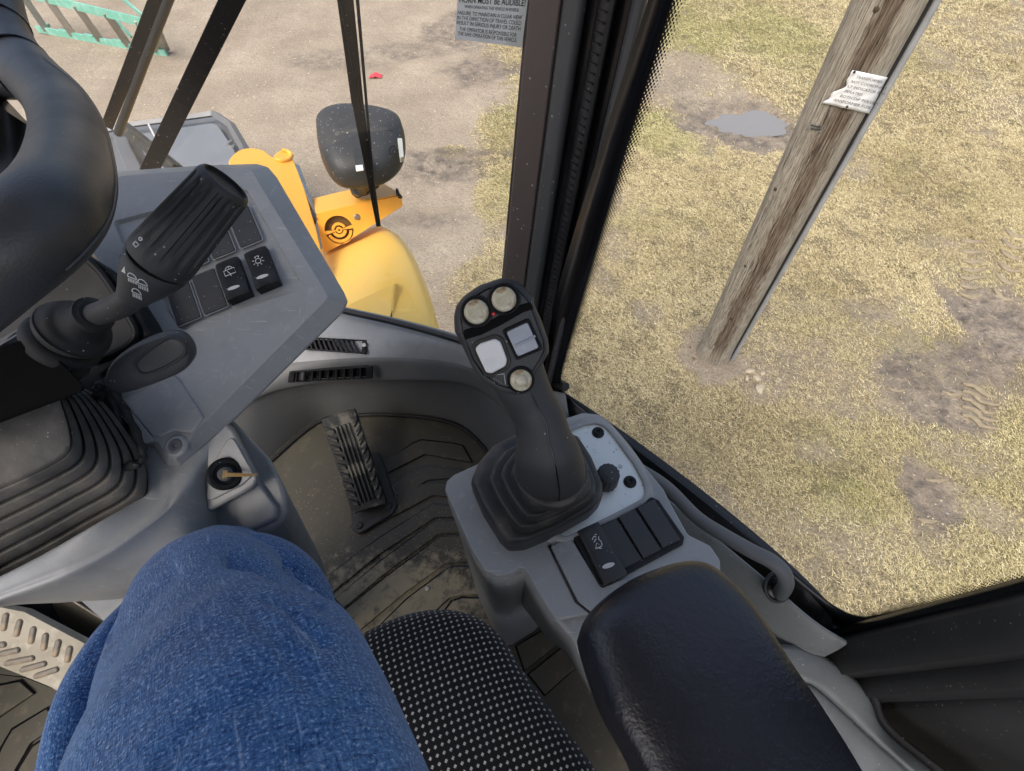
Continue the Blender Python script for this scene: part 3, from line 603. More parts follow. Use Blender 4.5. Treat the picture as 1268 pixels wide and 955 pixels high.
# ================================================================ UTILITY POLE
B0 = G(884, 436); T0 = D(1101, 0, 1.66); ax_ = (T0-B0).normalized()
pole = thing('utility_pole', B0, 'weathered grey wooden utility pole with a dark brown streak standing in the grass', 'pole')
def wood():
    m = bpy.data.materials.new('weathered_pole_wood'); m.use_nodes = True; n = m.node_tree.nodes; L = m.node_tree.links; b = n['Principled BSDF']; b.inputs['Roughness'].default_value = .88; b.inputs['Specular IOR Level'].default_value = .2
    uv = n.new('ShaderNodeUVMap').outputs[0]
    def noi(sc_, s, d=5, r=.6, dist=0):
        mp = n.new('ShaderNodeMapping'); mp.inputs['Scale'].default_value = sc_; L.new(uv, mp.inputs[0]); x = n.new('ShaderNodeTexNoise'); x.inputs['Scale'].default_value = s; x.inputs['Detail'].default_value = d; x.inputs['Roughness'].default_value = r; x.inputs['Distortion'].default_value = dist; L.new(mp.outputs[0], x.inputs[0]); return x.outputs['Fac']
    def mr(f, lo, hi, a=0, c=1): x = n.new('ShaderNodeMapRange'); L.new(f, x.inputs[0]); x.inputs[1].default_value = lo; x.inputs[2].default_value = hi; x.inputs[3].default_value = a; x.inputs[4].default_value = c; return x.outputs[0]
    def mix(f, a, c):
        x = n.new('ShaderNodeMix'); x.data_type = 'RGBA'; L.new(f, x.inputs[0])
        for k, v in ((6, a), (7, c)):
            if isinstance(v, tuple): x.inputs[k].default_value = (*v, 1)
            else: L.new(v, x.inputs[k])
        return x.outputs[2]
    def ma(op, a, b_):
        x = n.new('ShaderNodeMath'); x.operation = op
        for k, v in enumerate((a, b_)):
            if isinstance(v, (int, float)): x.inputs[k].default_value = v
            else: L.new(v, x.inputs[k])
        return x.outputs[0]
    c = mix(mr(noi((6, 1.2, 1), 12), .35, .7), (.34, .30, .24), (.50, .46, .385))
    c = mix(mr(noi((60, 1.6, 1), 6, 6, .7), .5, .68), c, (.20, .17, .13))
    c = mix(mr(noi((110, 2.5, 1), 6, 4, .7), .6, .7), c, (.53, .49, .42))
    sp = n.new('ShaderNodeSeparateXYZ'); L.new(uv, sp.inputs[0])
    d = ma('ABSOLUTE', ma('SUBTRACT', ma('ADD', sp.outputs[0], mr(noi((1, .35, 1), 6, 3), .3, .7, -.02, .02)), STAIN_U), 0)
    edge = ma('ADD', d, mr(noi((40, 1.5, 1), 8, 5, .7), .3, .7, -.03, .03))
    st = mr(edge, .030, .052, 1, 0)
    top = ma('MULTIPLY', mr(sp.outputs[1], .10, .35, 0, 1), mr(sp.outputs[1], 2.6, 2.9, 1, .6))
    c = mix(ma('MULTIPLY', ma('MULTIPLY', st, top), mr(noi((25, .8, 1), 6, 6, .7), .3, .62, .25, 1)), c, (.085, .048, .028))
    crack = mr(noi((38, .55, 1), 5, 3, .5, .3), .485, .5, 0, 1); crack2 = mr(noi((38, .55, 1), 5, 3, .5, .3), .5, .515, 1, 0); ck = ma('MULTIPLY', crack, crack2)
    c = mix(ma('MULTIPLY', ck, .8), c, (.05, .04, .03))
    L.new(c, b.inputs['Base Color'])
    b1 = n.new('ShaderNodeBump'); b1.inputs['Distance'].default_value = .003; L.new(noi((90, 2, 1), 6, 5, .7), b1.inputs['Height']); b2 = n.new('ShaderNodeBump'); b2.invert = True; b2.inputs['Distance'].default_value = .006; L.new(ck, b2.inputs['Height']); L.new(b1.outputs[0], b2.inputs['Normal'])
    L.new(b2.outputs[0], b.inputs['Normal']); return m
RAD = .113
toc = (EYE-B0); toc = (toc-ax_*toc.dot(ax_)).normalized(); side = toc.cross(ax_)        # side: world direction across the pole
if side.x < 0: side = -side
NP_ = 72; rows = []
STAIN_U = 2*math.pi*RAD*.5+.022
for j in range(60):
    s = -.12+3.6*j/59; r = []
    for k in range(NP_):
        a = 2*math.pi*k/NP_-math.pi; d = toc*math.cos(a)+side*math.sin(a)       # u = .5 of the girth faces the cab
        q = Vector((math.cos(a)*3, math.sin(a)*3, s*.35)); rr = RAD*(1+.02*mnoise.noise(q)+.012*mnoise.noise(Vector((math.cos(a)*11, math.sin(a)*11, s*.5))))
        if s < .16: rr *= 1+.10*(.16-s)/.28
        r.append(B0+ax_*s+d*rr)
    rows.append(r)
obj('shaft', loft(rows, closed=True, uv=True), wood(), pole, sharp=60)
def cyl_hit(x, y, r):
    d = ray(x, y); o = EYE-B0; dp = d-ax_*d.dot(ax_); op = o-ax_*o.dot(ax_)
    A = dp.dot(dp); B = 2*dp.dot(op); Cc = op.dot(op)-r*r; q = max(B*B-4*A*Cc, 0); return EYE+d*((-B-math.sqrt(q))/(2*A))
def strip(offs, back, r, name, m, s0, s1, n=10):
    p0 = B0+side*offs-toc*back
    obj(name, tube([p0+ax_*s0, p0+ax_*((s0+s1)/2), p0+ax_*s1], r, n), m, pole)
strip(RAD+.002, -.0, .011, 'black_strip', m_strip, .0, 3.5)  # plain black strip between shaft and conduit
strip(RAD+.022, .02, .015, 'conduit', m_conduit, -.05, 3.5, 14)
# metal number tag nailed to the shaft
tg = [cyl_hit(x, y, RAD+.004) for x, y in ((1001, 152), (1020, 156), (1017, 165), (998, 160))]
tgo = obj('number_tag', prism(tg, toc*-.002), m_chrome, pole)
for q in (0, 1): obj('digit_row', prism([cyl_hit(x+q*.0, y+q*4, RAD+.0065) for x, y in ((1004, 154.5), (1016, 157), (1015.6, 158.6), (1003.6, 156.2))], toc*-.001), m_inkd, tgo)
# knots
for x, y in ((923, 330), (960, 235), (1085, 12), (905, 395)):
    p = cyl_hit(x, y, RAD+.001); mt = mat4(p, side, ax_, (p-(B0+ax_*(p-B0).dot(ax_))).normalized())
    obj('knot', lathe([(.0001, .002), (.005, .003), (.009, .001), (.010, -.006)], 10), M('knot_wood', (.06, .045, .03), .9), pole, mt)
# paper notice: bent round the pole
notice = thing('paper_notice', cyl_hit(1058, 112, RAD+.004), 'torn white paper notice with printed lines nailed to the wooden pole', 'notice')
cor = [(1056, 87), (1099, 96), (1076, 141), (1019, 128)]
def pap(u, v, up=.0):
    a = Vector(cor[0]).lerp(Vector(cor[1]), u); b = Vector(cor[3]).lerp(Vector(cor[2]), u); q = a.lerp(b, v); return cyl_hit(q.x, q.y, RAD+.005+up)
rows = []
for j in range(15):
    v = j/14; l = .0+.04*math.sin(v*17)+(.13 if v > .12 else 0)*math.sin(min(1, (v-.12)/.6)*math.pi) if v > .12 else .0
    rows.append([pap(l+(1-l)*i/12, v, .0015*math.sin(i*1.3+j*.9)) for i in range(13)])
obj('sheet', loft(rows), m_paper, notice, solid=.0006, closed=False)
def paper_text(s, u0, v0, size, name='print'):
    cu = bpy.data.curves.new(name, 'FONT'); cu.body = s; cu.size = size; t = bpy.data.objects.new('t', cu); C.objects.link(t)
    me = bpy.data.meshes.new_from_object(t.evaluated_get(bpy.context.evaluated_depsgraph_get())); bpy.data.objects.remove(t)
    V = [pap(u0+v.co.x, v0-v.co.y*.95, .0034) for v in me.vertices]; F = [list(p.vertices) for p in me.polygons]; bpy.data.meshes.remove(me)
    obj(name, (V, F), m_ink, notice, closed=False)
for s, u, v in (('TRANSFORMER', .22, .18), ('NOT COORDINATE', .18, .32), ('LT INDICATOR HAS', .20, .46), ('PERATED', .22, .60), ('BOTH DIP POLE/OC', .20, .74), ('ANSFORMER FUSES', .14, .88)): paper_text(s, u, v, .105)
for u, v in ((.08, .04), (.5, .95)):
    p = pap(u, v, .003); obj('nail', lathe([(.0001, .004), (.004, .003), (.005, 0)], 10), m_hyd, notice, mat4(p, side, ax_, toc))
# ================================================================ STEPLADDER on the dirt
lad = thing('stepladder', G(120, 50), 'green and grey stepladder lying on its side on the dirt', 'ladder')
def bar(p, q, w, h, m, name, par, **k):
    p, q = Vector(p), Vector(q); t = (q-p).normalized(); a = t.cross(Vector((0, 0, 1))).normalized()*w/2; b = a.cross(t).normalized()*h/2
    return obj(name, prism([p-a-b, p+a-b, p+a+b, p-a+b], q-p), m, par, **k)
l0, l1 = H(46, 36, .03), H(206, 66, .03); u0, u1 = H(10, -13, .46), H(178, 28, .46)
bar(l0, l1, .03, .075, m_green, 'rail', lad); bar(u0, u1, .03, .09, m_green, 'rail', lad)
bar(H(150, -3, .35), H(182, 24, .42), .025, .05, m_green, 'rear_rail', lad); bar(H(140, 22, .30), H(163, 46, .12), .025, .04, m_green, 'brace', lad); bar(H(60, 30, .07), H(58, 37, .03), .02, .04, m_green, 'brace', lad)
for k in range(5):
    f = .08+k*.215; bar(l0.lerp(l1, f), u0.lerp(u1, f+.02), .085, .02, m_ladal, 'step', lad)
obj('top_cap', prism([H(185, 30, .45), H(192, 30, .45), H(207, 64, .02), H(186, 63, .02)], (.02, .05, 0)), m_ladal, lad)
for f in (.2, .4, .62, .8):
    p = l0.lerp(l1, f); q = l0.lerp(l1, f+.07); bar(p+Vector((0, 0, .045)), q+Vector((0, 0, .045)), .035, .02, m_green, 'step_bracket', lad)
# ================================================================ THE LOADER OUTSIDE THE CAB
CAR = H(430, 300, 0)
fen = thing('front_fender', H(470, 330, 1.5), 'bright yellow rounded front fender below the black mirror', 'fender')
rows = [[(330, 330, 1.95), (400, 309, 1.93), (440, 293, 1.93), (466, 281, 1.95), (478, 284, 1.97), (492, 292, 1.99)],
        [(310, 345, 1.85), (400, 322, 1.80), (450, 303, 1.80), (482, 292, 1.82), (497, 300, 1.86), (505, 308, 1.95)],
        [(310, 380, 1.70), (400, 352, 1.65), (460, 330, 1.62), (500, 318, 1.66), (510, 323, 1.70), (516, 328, 1.82)],
        [(310, 420, 1.52), (400, 392, 1.48), (470, 370, 1.46), (516, 356, 1.50), (525, 360, 1.54), (530, 364, 1.68)],
        [(310, 480, 1.36), (400, 450, 1.33), (480, 430, 1.31), (531, 404, 1.34), (540, 410, 1.38), (545, 415, 1.52)],
        [(310, 570, 1.22), (400, 540, 1.20), (490, 510, 1.18), (550, 465, 1.20), (560, 470, 1.24), (566, 476, 1.38)]]
obj('fender_shell', surf(rows, 30, 30), m_yelp, fen, solid=.004, closed=False, sharp=80)
# raised block on the fender
top = [D(432, 387, 1.44), D(490, 350, 1.45), D(486, 398, 1.36), D(478, 414, 1.33), D(380, 400, 1.40)]
bot = [D(425, 378, 1.55), D(494, 349, 1.56), D(492, 398, 1.45), D(484, 420, 1.40), D(372, 410, 1.48)]
obj('raised_block', frustum(top, bot), m_yelp, fen, bevel=.010)
pf = Plane((486, 398, 1.355), (478, 414, 1.325), (494, 349, 1.50))
obj('warning_strip', prism([D(x, y, d) for x, y, d in ((484, 390, 1.35), (486, 384, 1.36), (485, 400, 1.337), (481, 406, 1.328))], (-.002, 0, -.002)), m_mirror, fen)
obj('bolt', lathe([(.0001, .004), (.008, .004), (.011, 0), (.011, -.004)], 16), m_blackm, fen, mat4(D(509, 354, 1.535), Vector((1, 0, 0)), Vector((0, 1, 0)), Vector((0, 0, 1))))
# lamp bracket with round slotted emblem
br = thing('lamp_bracket', H(440, 280, 1.6), 'yellow box bracket with a round cut-out emblem under the black mirror', 'bracket')
A = [(386, 246, 1.84), (472, 225, 1.86), (497, 240, 1.80), (391, 264, 1.74)]
Bf = [(391, 264, 1.74), (497, 240, 1.80), (499, 256, 1.83), (470, 276, 1.82), (440, 292, 1.80), (400, 314, 1.77)]
obj('top_face', prism([D(*q) for q in A], (0, 0, -.006)), m_yel, br, bevel=.003)
pl = Plane((391, 264, 1.737), (497, 241, 1.797), (470, 276, 1.817))
front = [pl.at(x, y) for x, y in ((391, 265), (497, 242), (499, 257), (480, 267), (458, 281), (432, 298), (401, 314), (396, 290))]
E1 = pl.at(420, 285); eu = (pl.at(437, 281)-E1); er = eu.length; eu.normalize(); ev = pl.n.cross(eu)
# outer plate with a round hole
hole = [E1+eu*er*math.cos(a)+ev*er*math.sin(a) for a in np.linspace(0, 2*math.pi, 48, endpoint=False)]
outl = []
fr = resamp(front, 400)
for h in hole:
    d = (h-E1).normalized(); outl.append(max(fr, key=lambda p: (p-E1).normalized().dot(d)))
obj('front_plate', ring2(outl, hole, pl.n*-.008), m_yel, br)
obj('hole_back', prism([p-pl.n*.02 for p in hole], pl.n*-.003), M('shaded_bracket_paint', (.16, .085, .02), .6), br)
def arc(r0, r1, a0, a1, up=0, n=14):
    A_ = np.linspace(math.radians(a0), math.radians(a1), n)
    return [E1+(eu*math.cos(a)+ev*math.sin(a))*r1*er+pl.n*up for a in A_]+[E1+(eu*math.cos(a)+ev*math.sin(a))*r0*er+pl.n*up for a in A_[::-1]]
for a in ((.34, .52, 15, 165), (.30, .52, 195, 345), (.70, .90, 195, 345), (.08, .22, 0, 359)):
    obj('emblem_ring', prism(arc(*a, up=-.001), pl.n*-.006), m_yel, br)
for a0, a1 in ((-6, 8), (172, 188)): obj('emblem_bridge', prism(arc(.0, 1.0, a0, a1, up=-.002), pl.n*-.005), m_yel, br)
obj('bolt', lathe([(.0001, .008), (.007, .008), (.009, .004), (.012, .001), (.012, 0)], 16), m_chrome, br, mat4(pl.at(442, 269), eu, ev, pl.n))
obj('end_clip', prism([D(x, y, d) for x, y, d in ((490, 233, 1.80), (493, 234, 1.80), (495, 240, 1.79), (498, 243, 1.79), (493, 243, 1.79), (490, 238, 1.79))], (0, 0, -.01)), m_mirror, br)
obj('under_side', prism([p-pl.n*.024 for p in front], -pl.n*.12), m_yel, br, bevel=.004)
# upright plate with two rounded lobes
up_ = thing('lift_arm_plate', H(350, 250, 1.6), 'upright yellow plate with rounded top beside the grey dash', 'bracket')
o = [(284, 205), (286, 195), (296, 186), (310, 183), (326, 186), (337, 195), (341, 190), (350, 185), (358, 188), (362, 195), (371, 217), (381, 247), (392, 285), (402, 330), (415, 400), (330, 360), (300, 260)]
pu = Plane((284, 200, 1.75), (362, 195, 1.9), (402, 330, 1.62))
oo = resamp(spline([pu.at(x, y) for x, y in o], 90, True), 90)
obj('plate', prism(oo, pu.n*-.035), m_yel, up_, bevel=.004)
obj('hook', tube(spline([pu.at(x, y, .004) for x, y in ((341, 197), (349, 199), (357, 197), (361, 192), (357, 188), (349, 186))], 20), .008, 10), m_yel, up_)
obj('steel_strip', prism([pu.at(x, y, .004) for x, y in ((364, 201), (371, 205), (386, 247), (389, 262), (383, 250))], pu.n*-.05), m_chrome, up_, bevel=.002)
obj('black_clip', prism([pu.at(x, y, .006) for x, y in ((384, 258), (389, 262), (392, 270), (387, 268))], pu.n*-.03), m_mirror, up_)
# mirror
mi = thing('side_mirror', D(445, 236, 1.78), 'speckled black plastic mirror housing on a short stalk above the yellow bracket', 'mirror')
mo = [(392, 160), (399, 147), (415, 140), (437, 138), (465, 141), (487, 147), (498, 156), (502, 175), (500, 196), (490, 212), (472, 224), (448, 229), (424, 228), (408, 216), (397, 192)]
pm = Plane((392, 160, 1.66), (502, 170, 1.70), (445, 229, 1.60))
ol = resamp(spline([pm.at(x, y) for x, y in mo], 60, True), 60)
obj('housing', pillow(ol, [pm.at(425, 176), pm.at(470, 178)], pm.n, .075, .03, 12, 2.6), m_mirror, mi, sharp=60)
# swollen ridge across the housing, socket and label
obj('brow', pillow(resamp([pm.at(x, y, .058) for x, y in ((405, 163), (420, 154), (450, 152), (480, 157), (489, 166), (470, 170), (440, 171), (415, 176))], 40), [pm.at(425, 164, .058), pm.at(470, 162, .058)], pm.n, .022, .01, 8), m_mirror, mi, sharp=70)
so_ = obj('socket', prism(rnd([pm.at(x, y, .079) for x, y in ((437, 181), (455, 179), (459, 209), (441, 212))], .008), pm.n*-.01), m_blackm, mi, bevel=.002)
obj('label', prism([pm.at(x, y, .081) for x, y in ((440, 205), (449, 204), (450, 211), (441, 212))], pm.n*-.002), m_white, so_)
obj('reflector', prism(rnd([pm.at(x, y, .066) for x, y in ((492, 171), (498, 171), (500, 194), (495, 196))], .004), pm.n*-.02), M('pale_reflector', (.45, .46, .42), .3), mi, bevel=.002)
obj('round_plug', tube([pm.at(487+5*math.cos(a), 187+6*math.sin(a), .07) for a in np.linspace(2.2, 6.2, 14)], .0018, 6), m_black, mi)
obj('stalk', tube(spline([D(446, 222, 1.62), D(452, 232, 1.70), D(442, 240, 1.79)], 10), .016, 12), m_blackm, mi)
obj('clamp', frustum([D(x, y, 1.74) for x, y in ((433, 233), (445, 229), (458, 226), (468, 222), (470, 230), (455, 240), (443, 243), (436, 240))], [D(x, y, 1.80) for x, y in ((433, 235), (445, 231), (458, 228), (468, 224), (470, 232), (455, 242), (443, 245), (436, 242))]), m_hyd, mi, bevel=.004)
# bucket
bu = thing('loader_bucket', D(240, 200, 3.3), 'grey steel loader bucket seen beyond the windscreen wipers', 'bucket')
o = [(120, 165), (152, 157), (265, 141), (285, 155), (303, 184), (330, 260), (130, 270)]
pb = Plane((152, 157, 3.6), (265, 141, 3.6), (250, 260, 2.6))
obj('floor_plate', prism([pb.at(x, y, -.12) for x, y in o], pb.n*-.03), m_bucketd, bu, bevel=.01)
obj('inner_panel', prism([pb.at(x, y, -.07) for x, y in ((172, 166), (262, 152), (270, 155), (290, 184), (318, 262), (206, 262))], pb.n*-.04), m_bucket, bu, bevel=.01)
obj('rim', tube([pb.at(x, y, -.05) for x, y in ((118, 165), (152, 156), (206, 149), (265, 141))], .022, 4), m_bucketd, bu)
obj('rim', tube([pb.at(x, y, -.05) for x, y in ((265, 141), (286, 155), (303, 185), (330, 260))], .03, 4), m_bucketd, bu)
obj('seam', tube([pb.at(x, y, -.055) for x, y in ((184, 154), (211, 206), (240, 262))], .008, 6), M('pale_weld', (.5, .5, .48), .5), bu)
for x, y in ((286, 176), (289, 182), (283, 179)):
    obj('bolt', lathe([(.0001, .01), (.014, .01), (.016, 0)], 8), m_chrome, bu, mat4(pb.at(x, y, -.068), Vector((1, 0, 0)), pb.n.cross(Vector((1, 0, 0))), pb.n))
ar = thing('bucket_linkage', D(165, 190, 2.4), 'dark greasy tilt linkage in front of the grey bucket', 'linkage')
obj('lift_link', prism([D(x, y, d) for x, y, d in ((148, 146, 2.5), (156, 150, 2.5), (220, 202, 2.1), (222, 214, 2.1), (206, 210, 2.1), (146, 162, 2.5))], (0, .05, -.08)), m_hyd, ar, bevel=.006)
obj('cross_arm', prism([D(x, y, d) for x, y, d in ((138, 168, 2.6), (157, 170, 2.6), (178, 212, 2.3), (156, 214, 2.3))], (0, .05, -.1)), m_bucketd, ar, bevel=.008)
obj('grease_hose', tube(spline([D(150, 152, 2.42), (D(185, 178, 2.25)), D(216, 206, 2.08)], 12), .009, 8), m_hyd, ar)
# ================================================================ CAB BODY
cab = thing('loader_cab', H(500, 560, 1.86), 'grey and black loader cab shell with kick panels, pillars, sills and glass', 'cab')
def vdrop(px, py, d, dz):               # point straight below a surveyed point
    p = D(px, py, d); p.z -= dz; return p
r0 = [(250, 360, 1.02), (360, 374, .985), (424, 390, .96), (490, 405, .92), (561, 425, .84), (630, 452, .72), (700, 487, .605)]
r1 = [(240, 455, .95), (330, 452, .955), (400, 446, .95), (454, 443, .945), (514, 444, .92), (575, 453, .85), (640, 485, .71), (705, 525, .60)]
r2 = [(250, 520, .93), (300, 500, .94), (350, 482, .965), (414, 472, .975), (494, 471, .965), (568, 474, .905), (615, 497, .83), (670, 560, .70)]
fl = [(250, 640), (300, 600), (333, 568), (390, 521), (430, 513), (481, 511), (558, 521), (601, 554), (630, 610), (650, 700)]
R0, R1, R2 = [spline([D(*q) for q in r], 40) for r in (r0, r1, r2)]
R3 = spline([H(x, y, 1.86) for x, y in fl], 40)
obj('front_ledge', loft([[p+Vector((-.0, .03, -.01)) for p in R0], R0, [a.lerp(b, .55)+Vector((0, 0, .004)) for a, b in zip(R0, R1)], [a.lerp(b, .92)+Vector((0, 0, .002)) for a, b in zip(R0, R1)], R1]), m_greyl, cab, sub=1, closed=False)
obj('kick_panel_upper', loft([[p+Vector((0, .0, .0005)) for p in R1], [a.lerp(b, .1)+Vector((0, -.004, 0)) for a, b in zip(R1, R2)], [a.lerp(b, .5) for a, b in zip(R1, R2)], [a.lerp(b, .92)+Vector((0, -.002, 0)) for a, b in zip(R1, R2)], R2]), m_dgrey, cab, sub=1, closed=False)
obj('kick_panel', loft([R2, [a.lerp(b, .06)+Vector((0, .012, 0)) for a, b in zip(R2, R3)], [a.lerp(b, .5)+Vector((0, .008, 0)) for a, b in zip(R2, R3)], R3]), m_dgrey, cab, sub=1, closed=False)
# pressed rib of the kick panel by the dash
obj('windscreen_seal', tube([p+Vector((0, .004, .008)) for p in R0], .006, 8), m_seal, cab)
# windscreen: bowed glass
WB = [(-260, 340, .98), (-60, 345, 1.04), (100, 352, 1.06), (250, 362, 1.04), (340, 371, .995), (424, 388, .965), (490, 403, .925), (561, 423, .845), (614, 447, .70)]
WT = [(-330, -70, .95), (-180, -70, .86), (-40, -70, .76), (110, -70, .66), (230, -70, .585), (340, -70, .52), (450, -70, .45), (560, -70, .385), (663, -70, .325)]
wsB = spline([D(*q) for q in WB], 40); wsT = spline([D(*q) for q in WT], 40)
obj('windscreen', loft([wsB, wsT, [t+(t-b)*1.2 for b, t in zip(wsB, wsT)]]), m_glass, cab, closed=False, sharp=None)
# vents
vp = Plane((385, 437, .940), (455, 440, .936), (450, 418, .944))
def vent(name, quad, pln, nl, mfr, slant, depth=.012):
    q = [pln.at(x, y, .002) for x, y in quad]; cx = sum(q, Vector())/4
    inner = [cx+(p-cx)*.86+(q[1]-q[0])*(-.0) for p in q]
    fr_ = obj(name, ring2(q, inner, pln.n*-.006), mfr, cab, bevel=.001)
    obj('vent_back', prism([p-pln.n*.010 for p in inner], pln.n*-.003), m_frit, fr_)
    for k in range(nl):
        f0 = (k+.15)/nl; a = inner[0].lerp(inner[1], f0); b = inner[3].lerp(inner[2], min(1, f0+slant)); t = (inner[1]-inner[0]).normalized()*.0028
        obj('slat', prism([a, a+t, b+t, b], pln.n*-.008), m_black, fr_)
vent('top_vent', ((372, 432), (453, 438), (454, 421), (378, 417)), vp, 11, m_black, -.14)
vp2 = Plane((360, 468, .962), (460, 468, .955), (460, 456, .948))
vp2 = Plane(D(358, 470, .955), D(461, 465, .945), D(461, 456, .938))
vent('face_vent', ((356, 474), (461, 469), (461, 454), (358, 461)), vp2, 9, m_black, .0)
obj('vent_screw', lathe([(.0001, .003), (.004, .003), (.005, 0)], 10), m_chrome, cab, mat4(vp.at(451, 428, .003), Vector((1, 0, 0)), vp.n.cross(Vector((1, 0, 0))), vp.n))
# A pillar: profile strips from sill to roof.  (bottom x, top x, depth offset towards the eye, material)
PB = lambda x, off: D(x, 470, .655+(x-612)*-.0008-off)
PT = lambda x, off: D(x, -70, .325+(x-660)*-.0004-off*.5)
def pil(name, m, prof):
    bt = [PB(xb, o_) for xb, xt, o_ in prof]; tp = [PT(xt, o_) for xb, xt, o_ in prof]
    bb = [b+(b-t)*.05 for b, t in zip(bt, tp)]; tp = [t+(t-b)*1.35 for b, t in zip(bt, tp)]
    n = 14; rows = [[b.lerp(t, k/(n-1)) for b, t in zip(bb, tp)] for k in range(n)]
    rows = [list(r) for r in zip(*rows)]
    back = [[p+Vector((.01, .04, 0)) for p in rows[-1]], [p+Vector((-.0, .04, 0)) for p in rows[0]]]
    obj(name, loft(rows+back), m, cab, closed=True, bevel=.0015, seg=2)
pil('pillar_trim', m_trimb, [(612, 662, 0), (614, 664, .004), (633, 702, .006), (635, 706, .0)])
pil('pillar_cover', m_pil2, [(635, 706, .0), (637, 710, .008), (646, 728, .010), (650, 736, .002), (652, 738, -.004)])
pil('pillar_channel', m_frit, [(652, 738, -.008), (660, 756, -.010)])
pil('ribbed_seal', m_seal, [(659, 753, -.008), (661, 758, .001), (665, 768, .003), (668, 776, .001), (669, 779, -.006)])
pil('pillar_channel', m_frit, [(669, 779, -.010), (676, 800, -.010)])
pil('pillar_edge', m_pil2, [(676, 799, -.008), (678, 803, .004), (682, 814, .005), (684, 820, -.004)])
for k in range(70):
    f = (k+.5)/70; a = PB(660.5, .002).lerp(PT(756, .002), f); b = PB(664.5, .004).lerp(PT(767, .004), f)
    if k == 0: rib0 = None
    u = (b-a); obj_geo = box(0, 0, 0, 1, .18, .3)
    M4 = mat4((a+b)/2, u, Vector((0, 0, 1))*u.length*.8, u.normalized().cross(Vector((0, 0, 1)))*u.length*.5)
    if k == 0: rib0 = obj('seal_rib', obj_geo, m_seal, cab, M4)
    else: share('seal_rib', rib0, cab, M4)
# right window: glass, printed border, dots
PW = Plane((697, 480, .605), (1060, 765, .456), (1268, 718, .3065))
edge_in = [(849, -80), (840, -30), (829, 12), (781, 165), (735, 320), (703, 430), (695, 462), (695, 480), (704, 492), (760, 535), (860, 612), (950, 684), (1015, 738), (1043, 757), (1064, 764), (1090, 762), (1268, 720), (1340, 702)]
wide = [(828, -80), (812, -30), (800, 12), (750, 165), (702, 320), (672, 430), (668, 470), (668, 494), (684, 510), (735, 552), (835, 634), (925, 708), (985, 760), (1030, 790), (1062, 800), (1095, 796), (1268, 760), (1340, 744)]
dot_in = [(866, -80), (858, -30), (847, 12), (798, 165), (747, 320), (712, 430), (699, 462), (698, 478), (706, 490), (761, 533), (861, 610), (951, 682), (1016, 736), (1044, 754), (1064, 758), (1090, 752), (1268, 704), (1340, 684)]
n = 90
def edge3(q):
    P = [PW.at(x, y) for x, y in q]; return spline([P[0]+(P[0]-P[1])*4]+P+[P[-1]+(P[-1]-P[-2])*2.2], n)
EI, EW, ED = [edge3(q) for q in (edge_in, wide, dot_in)]
ctr = PW.at(1400, 300)
sd_glass = obj('side_window', (EI+[EI[-1]+(EI[0]-EI[-1])*.5+(EI[0]-EI[40])*.35], [list(range(n+1))]), m_glass, cab, closed=False)
obj('printed_border', loft([[p+PW.n*.001 for p in EW], [p+PW.n*.001 for p in EI]]), m_frit, sd_glass, closed=False, solid=.002)
gd = loft([[p+PW.n*.0008 for p in EI], [p+PW.n*.0008 for p in ED]], uv=True)
acc = [0]
for a, b in zip(EI, EI[1:]): acc.append(acc[-1]+(b-a).length)
U = [[(0, acc[i]), (0, acc[i+1]), (1, acc[i+1]), (1, acc[i])] for i in range(n-1)]
obj('dot_screen', (gd[0], gd[1], U), m_dots, sd_glass, closed=False)
# lower window rubber towards the cab
sl_in = [(684, 506), (735, 548), (835, 630), (925, 704), (985, 757), (1040, 792)]
sl_out = [(672, 478), (750, 530), (852, 606), (942, 680), (1003, 737), (1030, 768)]
a_ = spline([PW.at(x, y, .002) for x, y in sl_out], 30); b_2 = spline([PW.at(x, y, .012) for x, y in sl_in], 30)
obj('window_rubber', loft([[p-PW.n*.01 for p in a_], a_, [p.lerp(q, .5)+PW.n*.003 for p, q in zip(a_, b_2)], b_2, [p-Vector((0, 0, .02)) for p in b_2]]), m_seal, cab, closed=False, sharp=60)
# grey sill rail under the window
so1 = [D(*q) for q in ((672, 492, .60), (760, 563, .57), (850, 634, .53), (940, 708, .487), (1005, 764, .460), (1050, 794, .446))]
so2 = [D(*q) for q in ((664, 530, .63), (750, 600, .582), (830, 660, .547), (905, 722, .51), (960, 770, .483), (1003, 803, .464), (1036, 806, .453))]
so3 = [p+Vector((-.02, -.02, -.10)) for p in so2]
S1, S2, S3 = spline(so1, 30), spline(so2, 30), spline(so3, 30)
obj('sill_rail', loft([[p+Vector((.0, .0, -.02)) for p in S1], S1, [a.lerp(b, .12)+Vector((0, 0, .004)) for a, b in zip(S1, S2)], [a.lerp(b, .55)+Vector((0, 0, .006)) for a, b in zip(S1, S2)], [a.lerp(b, .94)+Vector((0, 0, .001)) for a, b in zip(S1, S2)], S2, [a.lerp(b, .15) for a, b in zip(S2, S3)], S3]), m_teal, cab, sub=1, closed=True)
